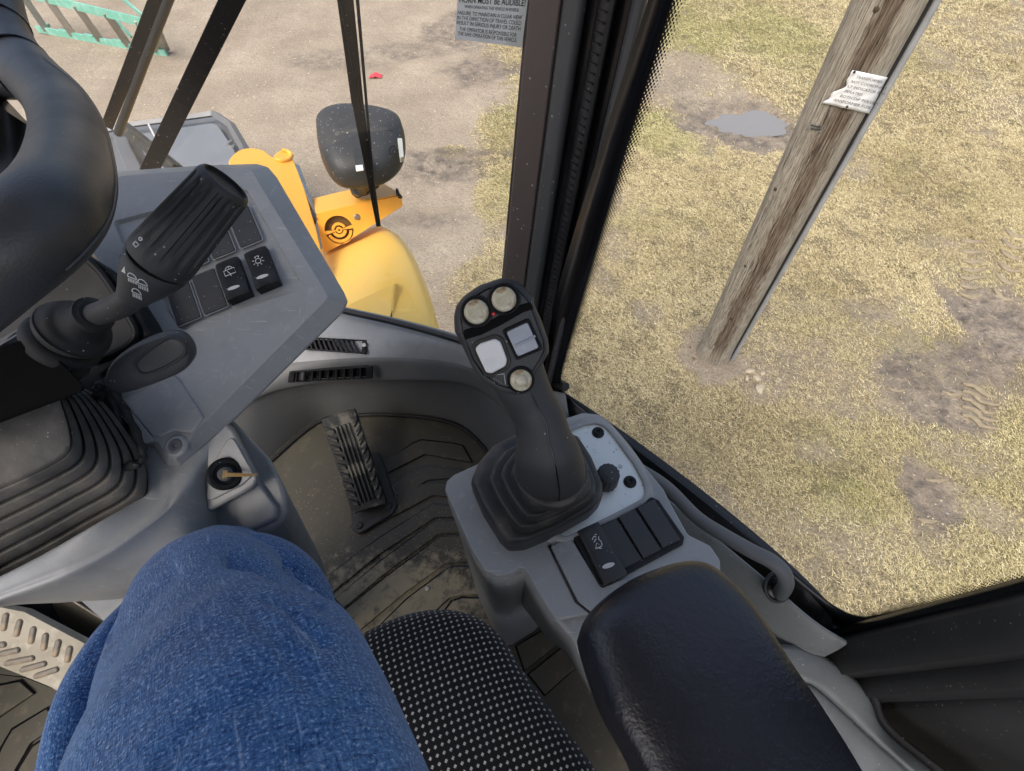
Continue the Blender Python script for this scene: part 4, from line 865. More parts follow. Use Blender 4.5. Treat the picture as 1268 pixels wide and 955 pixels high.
# grab rail
gr = thing('grab_rail', D(900, 670, .47), 'curved dark grey grab rail bent into a hole in the sill', 'handle')
gp = [D(*q) for q in ((742, 552, .56), (790, 580, .535), (826, 604, .515), (862, 640, .49), (895, 662, .465), (930, 682, .445), (955, 695, .435), (970, 709, .434), (973, 724, .442), (966, 735, .47))]
obj('rail_tube', tube(spline(gp, 50), .0068, 14), m_dgrey, gr)
obj('hole_collar', tube([D(963+18*math.cos(a)*.86, 727+18*math.sin(a), .470) for a in np.linspace(0, 2*math.pi, 30)], .0018, 8), m_blackm, gr)
obj('hole_plug', lathe([(.0001, .001), (.009, .001), (.011, 0)], 20), m_frit, gr, mat4(D(959, 728, .473), Vector((1, 0, 0)), Vector((0, .8, .6)), (EYE-D(959, 728, .473)).normalized()))
# B pillar: upright stepped strips at the rear end of the window
def upr(name, m, prof, zt=-.45, zb=.75):
    zt = -.45
    base = [D(x, y, d) for x, y, d in prof]
    rows = [[Vector((p.x, p.y, EYE.z-zb)) for p in base], [Vector((p.x, p.y, EYE.z-zt)) for p in base]]
    rows = [list(r) for r in zip(*rows)]
    obj(name, loft(rows), m, cab, closed=False, bevel=0, solid=.006, sharp=30)
upr('rear_pillar_edge', m_frit, [(1035, 778, .470), (1060, 790, .455), (1063, 796, .448)], .0, .62)
upr('rear_pillar_trim', m_blackm, [(1062, 788, .452), (1060, 797, .440), (1062, 815, .440), (1066, 826, .436), (1066, 832, .46)], .0, .66)
upr('rear_pillar_trim', m_blackm, [(1066, 828, .468), (1066, 832, .462), (1070, 848, .458), (1072, 856, .456), (1074, 862, .48)], .0, .75)
upr('rear_wall', m_side, [(1060, 858, .500), (1090, 862, .492), (1102, 874, .480), (1108, 888, .486), (1150, 925, .486), (1230, 1010, .47), (1280, 1100, .46)], .0, .9)
# inner grey box beside the armrest
g1 = [D(*q) for q in ((955, 800, .475), (985, 800, .470), (1020, 812, .462), (1050, 832, .455), (1070, 850, .450), (1082, 872, .448), (1090, 896, .446), (1112, 920, .440), (1160, 958, .425), (1260, 1040, .40))]
g2 = [D(*q) for q in ((950, 830, .47), (975, 835, .465), (992, 842, .460), (1012, 850, .454), (1040, 874, .446), (1068, 900, .438), (1092, 922, .432), (1115, 942, .425), (1150, 975, .415), (1230, 1060, .39))]
g3 = [D(*q) for q in ((900, 880, .47), (940, 900, .455), (975, 905, .45), (990, 920, .445), (1010, 940, .44), (1030, 965, .43), (1050, 990, .425), (1070, 1010, .42), (1100, 1050, .41), (1150, 1120, .39))]
G1, G2, G3 = spline(g1, 40), spline(g2, 40), spline(g3, 40)
obj('side_box_top', loft([[p+Vector((.01, .01, -.1)) for p in G1], [p+Vector((.003, .003, -.006)) for p in G1], G1, [a.lerp(b, .9)+Vector((0, 0, .001)) for a, b in zip(G1, G2)], G2, [p-Vector((0, 0, .006)) for p in G2]]), m_teal, cab, sub=1, closed=False)
obj('side_box_cover', loft([[p-Vector((0, 0, .008)) for p in G2], [p-Vector((0.001, 0.001, .0)) for p in G2], [a.lerp(b, .5) for a, b in zip(G2, G3)], G3]), m_teal, cab, sub=1, closed=False)
obj('side_box_gasket', tube([p+Vector((.004, .004, -.003)) for p in G1[18:]], .004, 8), m_rubber, cab)
# hidden-side shell so the floor well is closed off: wall behind and left of the seat
FZ = 1.86
fp = list(R3)+[Vector((.62, -.02, FZ)), Vector((.62, -.9, FZ)), Vector((-1.0, -.9, FZ)), Vector((-1.0, .25, FZ)), Vector((-.62, .62, FZ))]
floor = tag(obj('cab_floor', prism([Vector((p.x, p.y, FZ)) for p in fp], (0, 0, -.05)), m_mat), kind='structure')
obj('right_lower_wall', prism([Vector((.62, -.02, FZ-.02)), Vector((.62, -.9, FZ-.02)), Vector((.62, -.9, 2.3)), Vector((.62, -.02, 2.3))], (.02, 0, 0)), m_blackm, cab)
for nm_, a_, b_, z_ in (('left_door_panel', (-1.02, .27), (-1.02, -.9), 2.45), ('rear_wall_panel', (-1.0, -.92), (.62, -.92), 2.6), ('left_front_panel', (-.64, .63), (-1.02, .27), 2.3)):
    a_ = Vector((*a_, FZ-.03)); b_ = Vector((*b_, FZ-.03)); n_ = (b_-a_).normalized().cross(Vector((0, 0, 1)))*.03
    obj(nm_, prism([a_, b_, b_+n_, a_+n_], (0, 0, z_-FZ)), m_blackm, cab, bevel=.004)
obj('right_kick_wall', prism([R3[-1]+Vector((.02, .04, -.02)), Vector((.60, .0, FZ-.02)), Vector((.36, .02, 2.2)), S3[0]], (.02, .02, 0)), m_dgrey, cab)
# ---- floor mat ribs
def rib(pts, t=.006, z=FZ, m=None, nm='mat_rib'):
    q = [H(x, y, z+.0022) for x, y in pts]; c = sum(q, Vector())/len(q)
    obj('groove_shade', prism([p+(p-c).normalized()*.0035 for p in q], (0, 0, -.002)), m_frit, floor)  # black sheet under each rib paints the shade of the gap
    return obj(nm, prism([H(x, y, z+t) for x, y in pts], (0, 0, -t+.0005)), m or m_mat, floor, bevel=.0012, seg=2)
for q in ([(476, 572), (512, 549), (522, 545), (560, 549), (572, 552), (584, 572), (560, 568), (526, 562), (480, 585)],
          [(487, 602), (520, 580), (532, 577), (580, 583), (592, 586), (590, 590), (530, 594), (494, 617)],
          [(440, 640), (520, 600), (534, 597), (600, 606), (610, 620), (536, 613), (500, 632), (446, 660), (437, 652)],
          [(398, 718), (470, 666), (536, 624), (548, 626), (600, 632), (600, 640), (548, 640), (538, 641), (470, 686), (408, 736)],
          [(415, 741), (475, 692), (540, 644), (552, 644), (600, 646), (600, 658), (556, 660), (543, 661), (480, 707), (425, 753)],
          [(415, 765), (480, 713), (545, 665), (556, 664), (600, 664), (600, 694), (565, 697), (552, 698), (500, 735), (440, 785), (420, 780)],
          [(455, 790), (505, 741), (555, 704), (566, 702), (610, 704), (610, 735), (570, 737), (556, 740), (530, 765), (480, 800)],
          [(560, 745), (572, 741), (620, 742), (625, 790), (560, 800), (545, 765)],
          [(640, 800), (690, 770), (700, 790), (650, 830)], [(655, 835), (705, 795), (720, 820), (675, 860)]):
    rib(q)
for q in ([(-10, 851), (24, 844), (41, 859), (0, 886), (-20, 890)], [(3, 925), (15, 904), (57, 878), (74, 895), (37, 920), (18, 953), (10, 975), (-20, 975)], [(-30, 800), (40, 812), (88, 872), (64, 852), (30, 838), (-30, 832)],
          [(22, 955), (40, 925), (78, 900), (95, 920), (95, 980), (15, 980)]):
    rib(q, m=m_mat2 if 'm_mat2' in globals() else m_mat)
obj('mat_edge_bead', tube([Vector((p.x*.985, p.y*.985, FZ+.004)) for p in R3], .0045, 8), m_rubber, floor)
# crumbs of dirt on the floor
def crumbs(name, N, area, z, rr, lab):
    V, F = [], []
    for _ in range(N):
        px, py, sx, sy = random.choice(area); x = random.gauss(px, sx); y = random.gauss(py, sy)
        p = H(x, y, z); s = random.uniform(*rr)
        k = len(V); V += [p+Vector((s, 0, 0)), p+Vector((-s*.6, s*.9, 0)), p+Vector((-s*.5, -s*.8, 0)), p+Vector((0, 0, s*.9))]; F += [[k, k+1, k+3], [k+1, k+2, k+3], [k+2, k, k+3]]
    tag(obj(name, (V, F), m_crumb, closed=False, smooth=False), lab, 'dirt', kind='stuff')
crumbs('floor_crumbs', 1100, [(470, 700, 45, 30), (500, 640, 40, 22), (450, 730, 30, 25), (540, 680, 30, 50), (380, 640, 40, 40)], FZ+.0075, (.0005, .0014), 'tiny pale dirt crumbs scattered over the rubber floor mat')
stone_ = tag(obj('pebble', pillow([H(529+2.8*math.cos(a), 729+2.8*math.sin(a), FZ+.009) for a in np.linspace(0, 6.28, 12, endpoint=False)], [H(528, 729, FZ+.009), H(530, 729, FZ+.009)], (0, 0, 1), .003, .002, 5), m_wlens), 'single small white pebble lying on the rubber floor mat', 'pebble')
# ---- accelerator pedal
pd = thing('accelerator_pedal', H(450, 620, FZ), 'long black accelerator pedal with muddy ribbed tread on the floor', 'pedal')
pp = Plane((398, 520, .955), (440, 507, .965), (478, 622, .935))
P4 = [(397, 519), (439, 505), (479, 623), (436, 637)]
obj('base_plate', prism([H(x, y, FZ+.012) for x, y in ((425, 560), (470, 560), (492, 625), (486, 636), (445, 661), (436, 655))], (0, 0, -.008)), m_blackm, pd, bevel=.003)
obj('tread_plate', prism(rnd([pp.at(x, y) for x, y in P4], .004), pp.n*-.014), m_pedalm, pd, bevel=.002)
def PQ(u, v, up=.0):
    a = Vector(P4[0]).lerp(Vector(P4[1]), u); b = Vector(P4[3]).lerp(Vector(P4[2]), u); q = a.lerp(b, v); return pp.at(q.x, q.y, up)
for k in range(4):
    u = .30+k*.12; obj('long_rib', prism([PQ(u, .12, .005), PQ(u+.055, .12, .005), PQ(u+.055, .92, .005), PQ(u, .92, .005)], pp.n*-.006), m_pedalm, pd, bevel=.0012, seg=2)
for k in range(9):
    v = .08+k*.095
    for s in (0, 1):
        a, b = (.02, .25) if s == 0 else (.98, .80)
        q = [PQ(a, v, .005), PQ(b, v+.055, .005), PQ(b, v+.10, .005), PQ(a, v+.045, .005)]
        obj('side_tread', prism(q if s == 0 else q[::-1], pp.n*-.006), m_pedalm, pd, bevel=.0012, seg=2)
for x, y in ((482, 627), (445, 651)): obj('screw', lathe([(.0001, .002), (.004, .004), (.006, .003), (.007, 0)], 14), m_blackm, pd, mat4(H(x, y, FZ+.013), Vector((1, 0, 0)), Vector((0, 1, 0)), Vector((0, 0, 1))))
# ---- brake pedal plate with oval studs
bp_ = thing('brake_pedal', H(50, 800, FZ), 'pale worn brake pedal plate with oval studs at lower left', 'pedal')
pk = Plane((-60, 745, .66), (118, 812, .66), (60, 880, .655))
obj('plate', prism(rnd([pk.at(x, y) for x, y in ((-90, 722), (0, 752), (30, 758), (118, 804), (122, 830), (92, 868), (60, 850), (0, 826), (-90, 800))], .006), pk.n*-.012), m_plate, bp_, bevel=.004)
for (x, y, x2, y2) in ((5, 778, 8, 762), (21, 785, 25, 770), (39, 794, 42, 779), (55, 802, 57, 787), (69, 810, 73, 795), (84, 817, 87, 803), (-8, 800, 5, 798), (0, 810, 22, 805), (10, 821, 40, 815), (29, 829, 55, 822), (46, 837, 70, 829), (-12, 772, -8, 756)):
    a, b = pk.at(x, y), pk.at(x2, y2); t = (b-a).normalized(); s = pk.n.cross(t)*.0042
    L_ = [a+(s*math.cos(q)-t*.0042*math.sin(q)) for q in np.linspace(0, math.pi, 7)]+[b-(s*math.cos(q)-t*.0042*math.sin(q)) for q in np.linspace(0, math.pi, 7)]
    obj('stud', pillow(L_, [a, b], pk.n, .0035, .001, 5), m_platew, bp_, sharp=70)
obj('pedal_arm', prism([D(x, y, .70) for x, y in ((60, 745), (90, 740), (170, 790), (150, 850), (110, 830))], (0, .0, -.03)), m_hyd, bp_, bevel=.006)
# headliner and roof: never in view, they shade the cab as the real roof does
rp = [(.10, .36), (.85, -.40), (-.20, -1.45), (-1.05, -.70), (-.95, .30), (-.45, .62), (-.05, .52)]
obj('roof', prism([Vector((x, y, EYE.z+.80)) for x, y in rp], (0, 0, -.06)), m_dgrey, cab, bevel=.015)
# ================================================================ WIPERS AND STICKER ON THE WINDSCREEN
wa = thing('windscreen_wiper', D(185, 205, .9), 'black wiper linkage of slanting bars and a grey rod beside the steering wheel', 'wiper')
def dbar(name, a, b, w, t, m, par, bev=.001):
    p, q = D(*a), D(*b)
    if a[1] == -30: w0 = w if isinstance(w, tuple) else (w, w); p = p+(p-q)*.9; w = (w0[0]*1.1, w0[1])
    d = (q-p).normalized(); v = ((p+q)/2-EYE).normalized(); s = d.cross(v).normalized(); r0, r1 = w if isinstance(w, tuple) else (w, w)
    v = s.cross(d).normalized()*t
    return obj(name, frustum([p-s*r0/2, p+s*r0/2, q+s*r1/2, q-s*r1/2], [p-s*r0/2+v, p+s*r0/2+v, q+s*r1/2+v, q-s*r1/2+v]), m, par, bevel=bev)
m_bar = M('glossy_black_bar', (.010, .010, .011), .35, dust=[(70, .8, .09, (.45, .4, .35)), (160, .85, .12, (.3, .28, .25))], grain=[(90, .0004)])
dbar('arm_bar', (205, -30, .66), (132, 158, .86), .0165, .010, m_bar, wa)
tp = tube([D(221, -30, .655)+(D(221, -30, .655)-D(146, 165, .87))*.9, D(180, 75, .75), D(146, 165, .87)], [.0055, .0062, .0068], 12); obj('round_rod', tp, M('dark_grey_rod', (.05, .05, .05), .45, dust=[(90, .85, .1, (.45, .4, .35))]), wa)
wb = wa
dbar('arm_bar', (302, -30, .55), (183, 215, .88), (.0185, .026), .012, m_bar, wb)
wl = thing('windscreen_wiper', D(468, 280, .78), 'thin black wiper blade tapering to a point in front of the black mirror', 'wiper')
dbar('blade_spine', (424, -30, .50), (443, 130, .62), (.018, .015), .008, m_bar, wl)
dbar('blade_spine', (443, 128, .618), (469, 281, .76), (.0145, .007), .008, m_bar, wl)
dbar('rubber_lip', (440, -30, .497), (467, 280, .757), (.004, .003), .012, m_rubber, wl)
dbar('claw_bar', (417, -30, .498), (447, 134, .62), (.005, .003), .004, m_bar, wl)
st = thing('warning_sticker', D(608, 30, .40), 'grey warning sticker with small print at the top of the windscreen beside the pillar', 'sticker')
sp = Plane((568, 10, .395), (648, 10, .36), (645, 58, .385))
SQ = [(569, -40), (659, -40), (646, 59), (563, 48)]
def sq(u, v, up=.0):
    a = Vector(SQ[0]).lerp(Vector(SQ[1]), u); b = Vector(SQ[3]).lerp(Vector(SQ[2]), u); q = a.lerp(b, v); return sp.at(q.x, q.y, up)
obj('film', prism([sq(0, 0), sq(1, 0), sq(1, 1), sq(0, 1)], sp.n*-.0004), m_stick, st)
def stext(s, v, size, u=.5, bold=0):
    cu = bpy.data.curves.new('print', 'FONT'); cu.body = s; cu.size = 1; cu.align_x = 'CENTER'; cu.offset = bold; t = bpy.data.objects.new('t', cu); C.objects.link(t)
    me = bpy.data.meshes.new_from_object(t.evaluated_get(bpy.context.evaluated_depsgraph_get())); bpy.data.objects.remove(t)
    xs_ = [q.co.x for q in me.vertices]; w = max(xs_)-min(xs_)
    V = [sq(u+q.co.x/w*size[0], v-q.co.y*size[1], .0003) for q in me.vertices]; F = [list(p.vertices) for p in me.polygons]; bpy.data.meshes.remove(me)
    obj('print', (V, F), m_inkd, st, closed=False)
stext('HORN MUST BE AUDIBLE!', .485, (.94, .12), bold=.01); stext('WHEN OPERATING THIS VEHICLE IN REVERSE', .56, (.78, .06))
for s, v, w in (('FAILURE TO MAINTAIN A CLEAR VIEW', .655, .93), ('IN THE DIRECTION OF TRAVEL COULD', .725, .93), ('RESULT IN SERIOUS INJURY OR DEATH', .795, .93), ('THE OPERATOR IS RESPONSIBLE FOR', .88, .84), ('THE SAFE OPERATION OF THIS VEHICLE.', .945, .88)): stext(s, v, (w, .075), .48)
# ================================================================ DASH PANEL
dash = thing('dash_panel', D(270, 400, .55), 'angular grey plastic dash panel with black rocker switches right of the steering wheel', 'dashboard')
DP = Plane((150, 225, .535), (405, 366, .50), (215, 565, .455))
def dz(x, y, up=0): return DP.at(x, y, up)
outer = [(60, 235), (150, 212), (250, 205), (318, 203), (332, 207), (343, 220), (426, 362), (431, 374), (424, 388), (345, 466), (292, 519), (262, 544), (222, 579), (206, 577), (191, 555), (175, 549), (132, 492), (160, 440), (186, 418), (110, 314), (60, 280)]
face = [(64, 240), (152, 218), (250, 211), (305, 209), (313, 213), (320, 226), (402, 360), (406, 368), (401, 375), (330, 446), (275, 503), (250, 527), (217, 569), (210, 568), (196, 547), (180, 541), (139, 491), (164, 444), (190, 418), (115, 312), (66, 280)]
rec = [(140, 274), (232, 250), (296, 233), (306, 236), (312, 246), (372, 348), (374, 356), (366, 361), (300, 382), (229, 409), (221, 406), (180, 345), (150, 300)]
nO = 21
fo = [dz(*q) for q in face]; oo = [dz(x, y, -.016) for x, y in outer]; ob = [dz(x, y, -.045) for x, y in outer]
# recess ring: resampled so that face outline and recess outline pair up by direction
N_ = 120
FO = resamp(rnd(fo, .004, 3), N_)
cx = dz(262, 330)
RR = resamp(rnd([dz(*q) for q in rec], .003, 3), 300)
def pair(P): d = (P-cx).normalized(); return max(RR, key=lambda p: (p-cx).normalized().dot(d))
R_top = [pair(p) for p in FO]
OO = [p for p in FO]
# outer skirt keeps its own count
sk = loft([ob, oo, fo], closed=True)
obj('bezel', sk, m_grey, dash, bevel=.004, seg=4, closed=False)
# face plate with recess: triangulated between outer outline and recess outline
def plate_hole(outer_pts, hole_pts):
    bm = bmesh.new(); a = [bm.verts.new(p) for p in outer_pts]; b = [bm.verts.new(p) for p in hole_pts]
    E_ = [bm.edges.new((l[i], l[(i+1) % len(l)])) for l in (a, b) for i in range(len(l))]
    bmesh.ops.triangle_fill(bm, edges=E_, use_beauty=True, normal=DP.n)
    bm.verts.index_update(); out = ([v.co.copy() for v in bm.verts], [[v.index for v in f.verts] for f in bm.faces]); bm.free(); return out
recp = rnd([dz(*q) for q in rec], .004, 4)
obj('face_plate', plate_hole([p+DP.n*.0001 for p in fo], recp), m_grey, dash, closed=False, sharp=30)
rb = [p-DP.n*.0035+(cx-p)*.012 for p in recp]
obj('recess', (lambda a, b: (a+b, [[i, (i+1) % len(a), len(a)+(i+1) % len(a), len(a)+i] for i in range(len(a))]+[list(range(len(a), 2*len(a)))]))(recp, rb), m_grey, dash, closed=False, sharp=35)
obj('inner_back', prism([p-DP.n*.02 for p in fo], DP.n*-.002), m_blackm, dash)
# lower tongue relief: raised panel, channel and crease
obj('tongue_raised', prism(rnd([dz(x, y, .0022) for x, y in ((150, 494), (214, 463), (222, 470), (252, 517), (238, 536), (214, 533), (199, 540), (188, 540))], .003), DP.n*-.004), m_grey, dash, bevel=.0019, seg=3)
obj('tongue_edge', prism(rnd([dz(x, y, .0035) for x, y in ((132, 492), (142, 486), (190, 545), (177, 549))], .002), DP.n*-.006), m_grey, dash, bevel=.002)
sw_m = mat4(dz(218, 552, .001), Vector((1, 0, 0)), DP.n.cross(Vector((1, 0, 0))), DP.n); sw_m = DP.frame(218, 552, 232, 546, .001)
scr = obj('screw_seat', lathe([(.0001, .0005), (.006, .0005), (.0085, .0016), (.010, .0008), (.011, -.001)], 24), m_grey, dash, sw_m)
obj('screw', lathe([(.0001, .0004), (.0022, .0006), (.0024, .0022), (.0050, .0026), (.0062, .0012), (.0062, 0)], 20), m_dgrey, scr, sw_m)
# ---- rocker switches.  local frame: x short side, y long side, z out
SWW, SWL = .0235, .0475
def rocker_geo():
    rows = []
    for k in range(13):
        t = -1+2*k/12; y = t*SWL/2; zz = .0045+.0035*t*t-.0020*t
        if k in (0, 12): zz -= .002
        r = []
        for i in range(9):
            s = -1+2*i/8; r.append(Vector((s*SWW/2*(1 if abs(s) < 1 else 1), y, zz-(.0012 if abs(s) == 1 else 0)-.0004*s*s)))
        rows.append([Vector((-SWW/2, y, -.004))]+r+[Vector((SWW/2, y, -.004))])
    a = [Vector((v.x, v.y-.0001, -.004)) for v in rows[0]]; b = [Vector((v.x, v.y+.0001, -.004)) for v in rows[-1]]
    return loft([a]+rows+[b])
def rocker(parent, Mw, sym, col=None):
    o = obj('rocker_switch', rocker_geo(), col or m_black, parent, Mw, sharp=50)
    ey_ = .0060
    obj('indicator', prism([Vector((p.x, p.y-.0125, .0072)) for p in disc_pts(1, 20, .0062, .0019)], (0, 0, -.002)), m_wlens, o, Mw@Matrix.Rotation(math.radians(-5), 4, 'Z'))
    sym(o, Mw); return o
def zt(y): t = y/(SWL/2); return .0045+.0035*t*t-.0020*t+.0002
def stroke(pts, w, par, Mw, name='symbol', cl=False, m=None):
    P = [Vector((x, y, zt(y))) for x, y in pts]
    if cl: P = P+[P[0], P[1]]
    obj(name, tube(P, (w), 5), m or m_white, par, Mw)
def sun_sym(o, Mw):
    c = (0, .0085); stroke([(c[0]+.0028*math.cos(a), c[1]+.0028*math.sin(a)) for a in np.linspace(0, 6.283, 17)], .00035, o, Mw)
    for k in range(8):
        a = k*math.pi/4+.39; stroke([(c[0]+r*math.cos(a), c[1]+r*math.sin(a)) for r in (.0042, .0050, .0060)], .00035, o, Mw)
    stroke([(-.0014, .0122), (-.0014, .0142), (.0014, .0142), (.0014, .0122)], .0003, o, Mw)
def wiper_sym(o, Mw):
    stroke([(-.0055, .0055), (.0055, .0055), (.0055, .0115), (-.0055, .0115), (-.0055, .0055)], .00035, o, Mw)
    stroke([(0, .0032), (0, .006), (-.0022, .0100)], .00035, o, Mw)
    stroke([(.0035*math.cos(a), .0115+.0034*math.sin(a)) for a in np.linspace(0, math.pi, 9)], .00035, o, Mw)
    stroke([(.0002, .0145), (.0002, .0115)], .0003, o, Mw)
def seat_sym(o, Mw):
    stroke([(-.004, .004), (.003, .004), (-.0005, .008), (-.004, .004)], .0004, o, Mw); stroke([(.0035, .0045), (.0045, .008), (.003, .010), (.0045, .012)], .0004, o, Mw)
    stroke([(-.0025, .0095), (.001, .0112)], .0004, o, Mw); stroke([(-.003, .0118), (0, .0138), (.002, .0125)], .0004, o, Mw); stroke([(.0015, .0145), (.0035, .0145)], .0004, o, Mw)
    stroke([(-.001, .0035), (.0015, .0025)], .0004, o, Mw)
def sw_frame(x, y, up):                    # y axis runs up the switch
    m = DP.frame(x, y, x+33, y-13.5, up); return m
colv = (33.3, -13.3); rowv = (-23.5, -54)
rocker(dash, sw_frame(325.5, 334, .0015), sun_sym); rocker(dash, sw_frame(290.5, 347.5, .0015), wiper_sym)
for i in range(5):
    for j in range(2):
        if j == 0 and i < 2: continue
        x = 325.5-colv[0]*i+rowv[0]*j; y = 334-colv[1]*i+rowv[1]*j
        if i == 4 and j == 0: continue
        q = obj('blank_switch_cover', prism(rnd([Vector(p) for p in ((-SWW/2, -SWL/2, .0), (SWW/2, -SWL/2, .0), (SWW/2, SWL/2, .0), (-SWW/2, SWL/2, .0))], .0018), (0, 0, -.004)), m_blackm, dash, sw_frame(x, y, .0006), bevel=.0006, seg=2)
        obj('cover_rim', tube([Vector(p)+Vector((0, 0, -.0008)) for p in rrect(SWW+.002, SWL+.002, .0025)+rrect(SWW+.002, SWL+.002, .0025)[:1]], .0006, 6), m_grey, q, sw_frame(x, y, .0006))
# ================================================================ STEERING COLUMN SHELL
col = thing('steering_column', D(200, 640, .5), 'grey moulded steering column housing around the big rubber bellows', 'steering column')
# lower plate
lowp = [(262, 506), (290, 519), (334, 566), (351, 600), (357, 622), (354, 641), (318, 668), (260, 700), (150, 720), (90, 700), (180, 560)]
L0 = [D(x, y, .505) for x, y in lowp]
obj('lower_housing', prism(L0, Vector((-.03, -.02, -.24))), m_grey, col, bevel=.010, seg=4)
obj('lower_panel', prism(rnd([D(x, y, .499) for x, y in ((300, 560), (316, 582), (322, 600), (342, 628), (341, 641), (312, 655), (250, 690), (230, 660))], .008), Vector((0, 0, -.02))), m_greyl, col, bevel=.003)
pod = [(262, 514), (278, 522), (290, 533), (313, 577), (320, 592), (316, 602), (300, 612), (262, 632), (243, 634), (234, 618), (240, 585)]
obj('ignition_pod', frustum([D(x, y, .478) for x, y in pod], [D(x+(x-262)*.06, y+(y-580)*.08, .52) for x, y in pod]), m_grey, col, bevel=.008, seg=4)
obj('ignition_face', prism(rnd([D(x, y, .4762) for x, y in ((286, 537), (311, 582), (313, 588), (300, 600), (253, 624), (262, 575))], .006), Vector((0, .002, -.010))), m_grey, col, bevel=.002)
obj('grey_cover', prism([D(x, y, d) for x, y, d in ((80, 735, .56), (200, 700, .55), (260, 760, .60), (170, 800, .62), (133, 767, .60))], (0, .02, -.2)), m_greyl, col, bevel=.008)
obj('dark_boot', prism([D(x, y, .72) for x, y in ((-20, 735), (120, 725), (160, 770), (150, 830), (60, 790), (0, 750))], (0, 0, -.1)), m_black, col, bevel=.01)
# crest from dash tip to housing
A_ = [(-120, 745, .40), (-40, 730, .40), (0, 714, .405), (60, 683, .412), (120, 648, .42), (172, 618, .45), (184, 606, .458), (182, 588, .466), (172, 565, .472), (150, 528, .478), (128, 494, .48)]
Bc = [(-120, 775, .392), (-40, 757, .392), (0, 738, .396), (70, 712, .402), (140, 678, .418), (196, 640, .438), (210, 622, .448), (213, 600, .458), (205, 575, .468), (180, 540, .474), (150, 500, .478)]
Bm = [(-120, 768, .392), (-40, 750, .392), (0, 732, .397), (66, 704, .403), (134, 670, .42), (186, 634, .44), (198, 616, .45), (198, 597, .46), (190, 570, .468), (168, 536, .475), (140, 498, .478)]
Cc = [(-120, 784, .395), (-40, 765, .395), (0, 746, .400), (74, 722, .407), (146, 688, .424), (206, 648, .444), (226, 622, .454), (240, 596, .464), (250, 565, .474), (262, 530, .480), (276, 505, .484)]
Dd = [(-120, 790, .43), (-40, 770, .43), (0, 750, .435), (80, 740, .445), (160, 726, .455), (240, 700, .465), (262, 670, .482), (262, 630, .486), (262, 600, .488), (268, 560, .492), (282, 520, .505)]
Dd2 = [(-120, 795, .50), (-40, 775, .50), (0, 752, .50), (80, 746, .50), (160, 740, .52), (240, 720, .53), (270, 690, .53), (280, 650, .53), (280, 620, .53), (280, 580, .53), (290, 540, .53)]
rows = [[D(*q) for q in r] for r in (A_, Bm, Bc, Cc, Dd, Dd2)]
for r in rows: pass
r_in = [p+Vector((0, .005, -.04)) for p in rows[0]]
allr = [spline(r, 50) for r in [r_in]+rows]
cols = [spline([r[i] for r in allr], 40) for i in range(50)]
obj('bellows_frame', loft([[cols[i][j] for i in range(50)] for j in range(40)]), m_grey, col, closed=False, sharp=70)
# bellows
bel = thing('column_bellows', D(60, 620, .45), 'large dusty black rubber bellows with stepped folds under the steering wheel', 'bellows')
base = [(-90, 560), (-90, 740), (-30, 738), (0, 722), (60, 690), (120, 655), (168, 628), (182, 606), (178, 570), (150, 525), (118, 488), (92, 478), (60, 470), (0, 470)]
topo = [(-90, 570), (-90, 625), (-30, 618), (0, 603), (22, 594), (48, 582), (76, 566), (86, 552), (84, 530), (76, 503), (72, 492), (56, 480), (30, 475), (0, 480)]
BO = spline([Vector((x, y, 0)) for x, y in base], 80, True); TO = spline([Vector((x, y, 0)) for x, y in topo], 80, True)
rows = []; NB = 6; steps = 84
for k in range(steps+1):
    t = k/steps; ph = (t*NB) % 1
    # stair profile: flat shoulder then a groove
    tt = (math.floor(t*NB)+ (ph**1.5*.95 if ph < 1 else 1))/NB
    tt = min(1, tt); d = .452-.080*(t if k else 0)
    gro = -.0052*math.exp(-((ph-.02)/.09)**2)-.0052*math.exp(-((ph-1.02)/.09)**2) if 0 < k < steps else 0
    r = []
    for b, tq in zip(BO, TO):
        q = b.lerp(tq, tt); r.append(D(q.x, q.y, d-gro))
    rows.append(r)
cen = Vector((-10, 545, 0))
for f, dd in ((.93, .3705), (.6, .3695), (.05, .369)):
    rows.append([D(*(cen.lerp(tq, f).xy), dd) for tq in TO])
obj('folds', loft(rows, closed=True), m_bellows, bel, closed=False, sharp=75)
# torn sealing bead
tb = [(125, 488, .43), (120, 482, .428), (124, 476, .426), (132, 474, .425), (138, 481, .427), (150, 500, .430), (166, 530, .430), (176, 555, .430), (177, 568, .430), (170, 575, .431)]
obj('sealing_bead', tube(spline([D(*q) for q in tb], 40), [.0032+.0008*math.sin(i*1.7) for i in range(40)], 10), m_rubber, bel)
obj('torn_flap', prism([D(x, y, .426) for x, y in ((148, 578), (160, 569), (172, 574), (170, 580), (152, 584))], Vector((0, .003, -.006))), m_rubber, bel, bevel=.002)
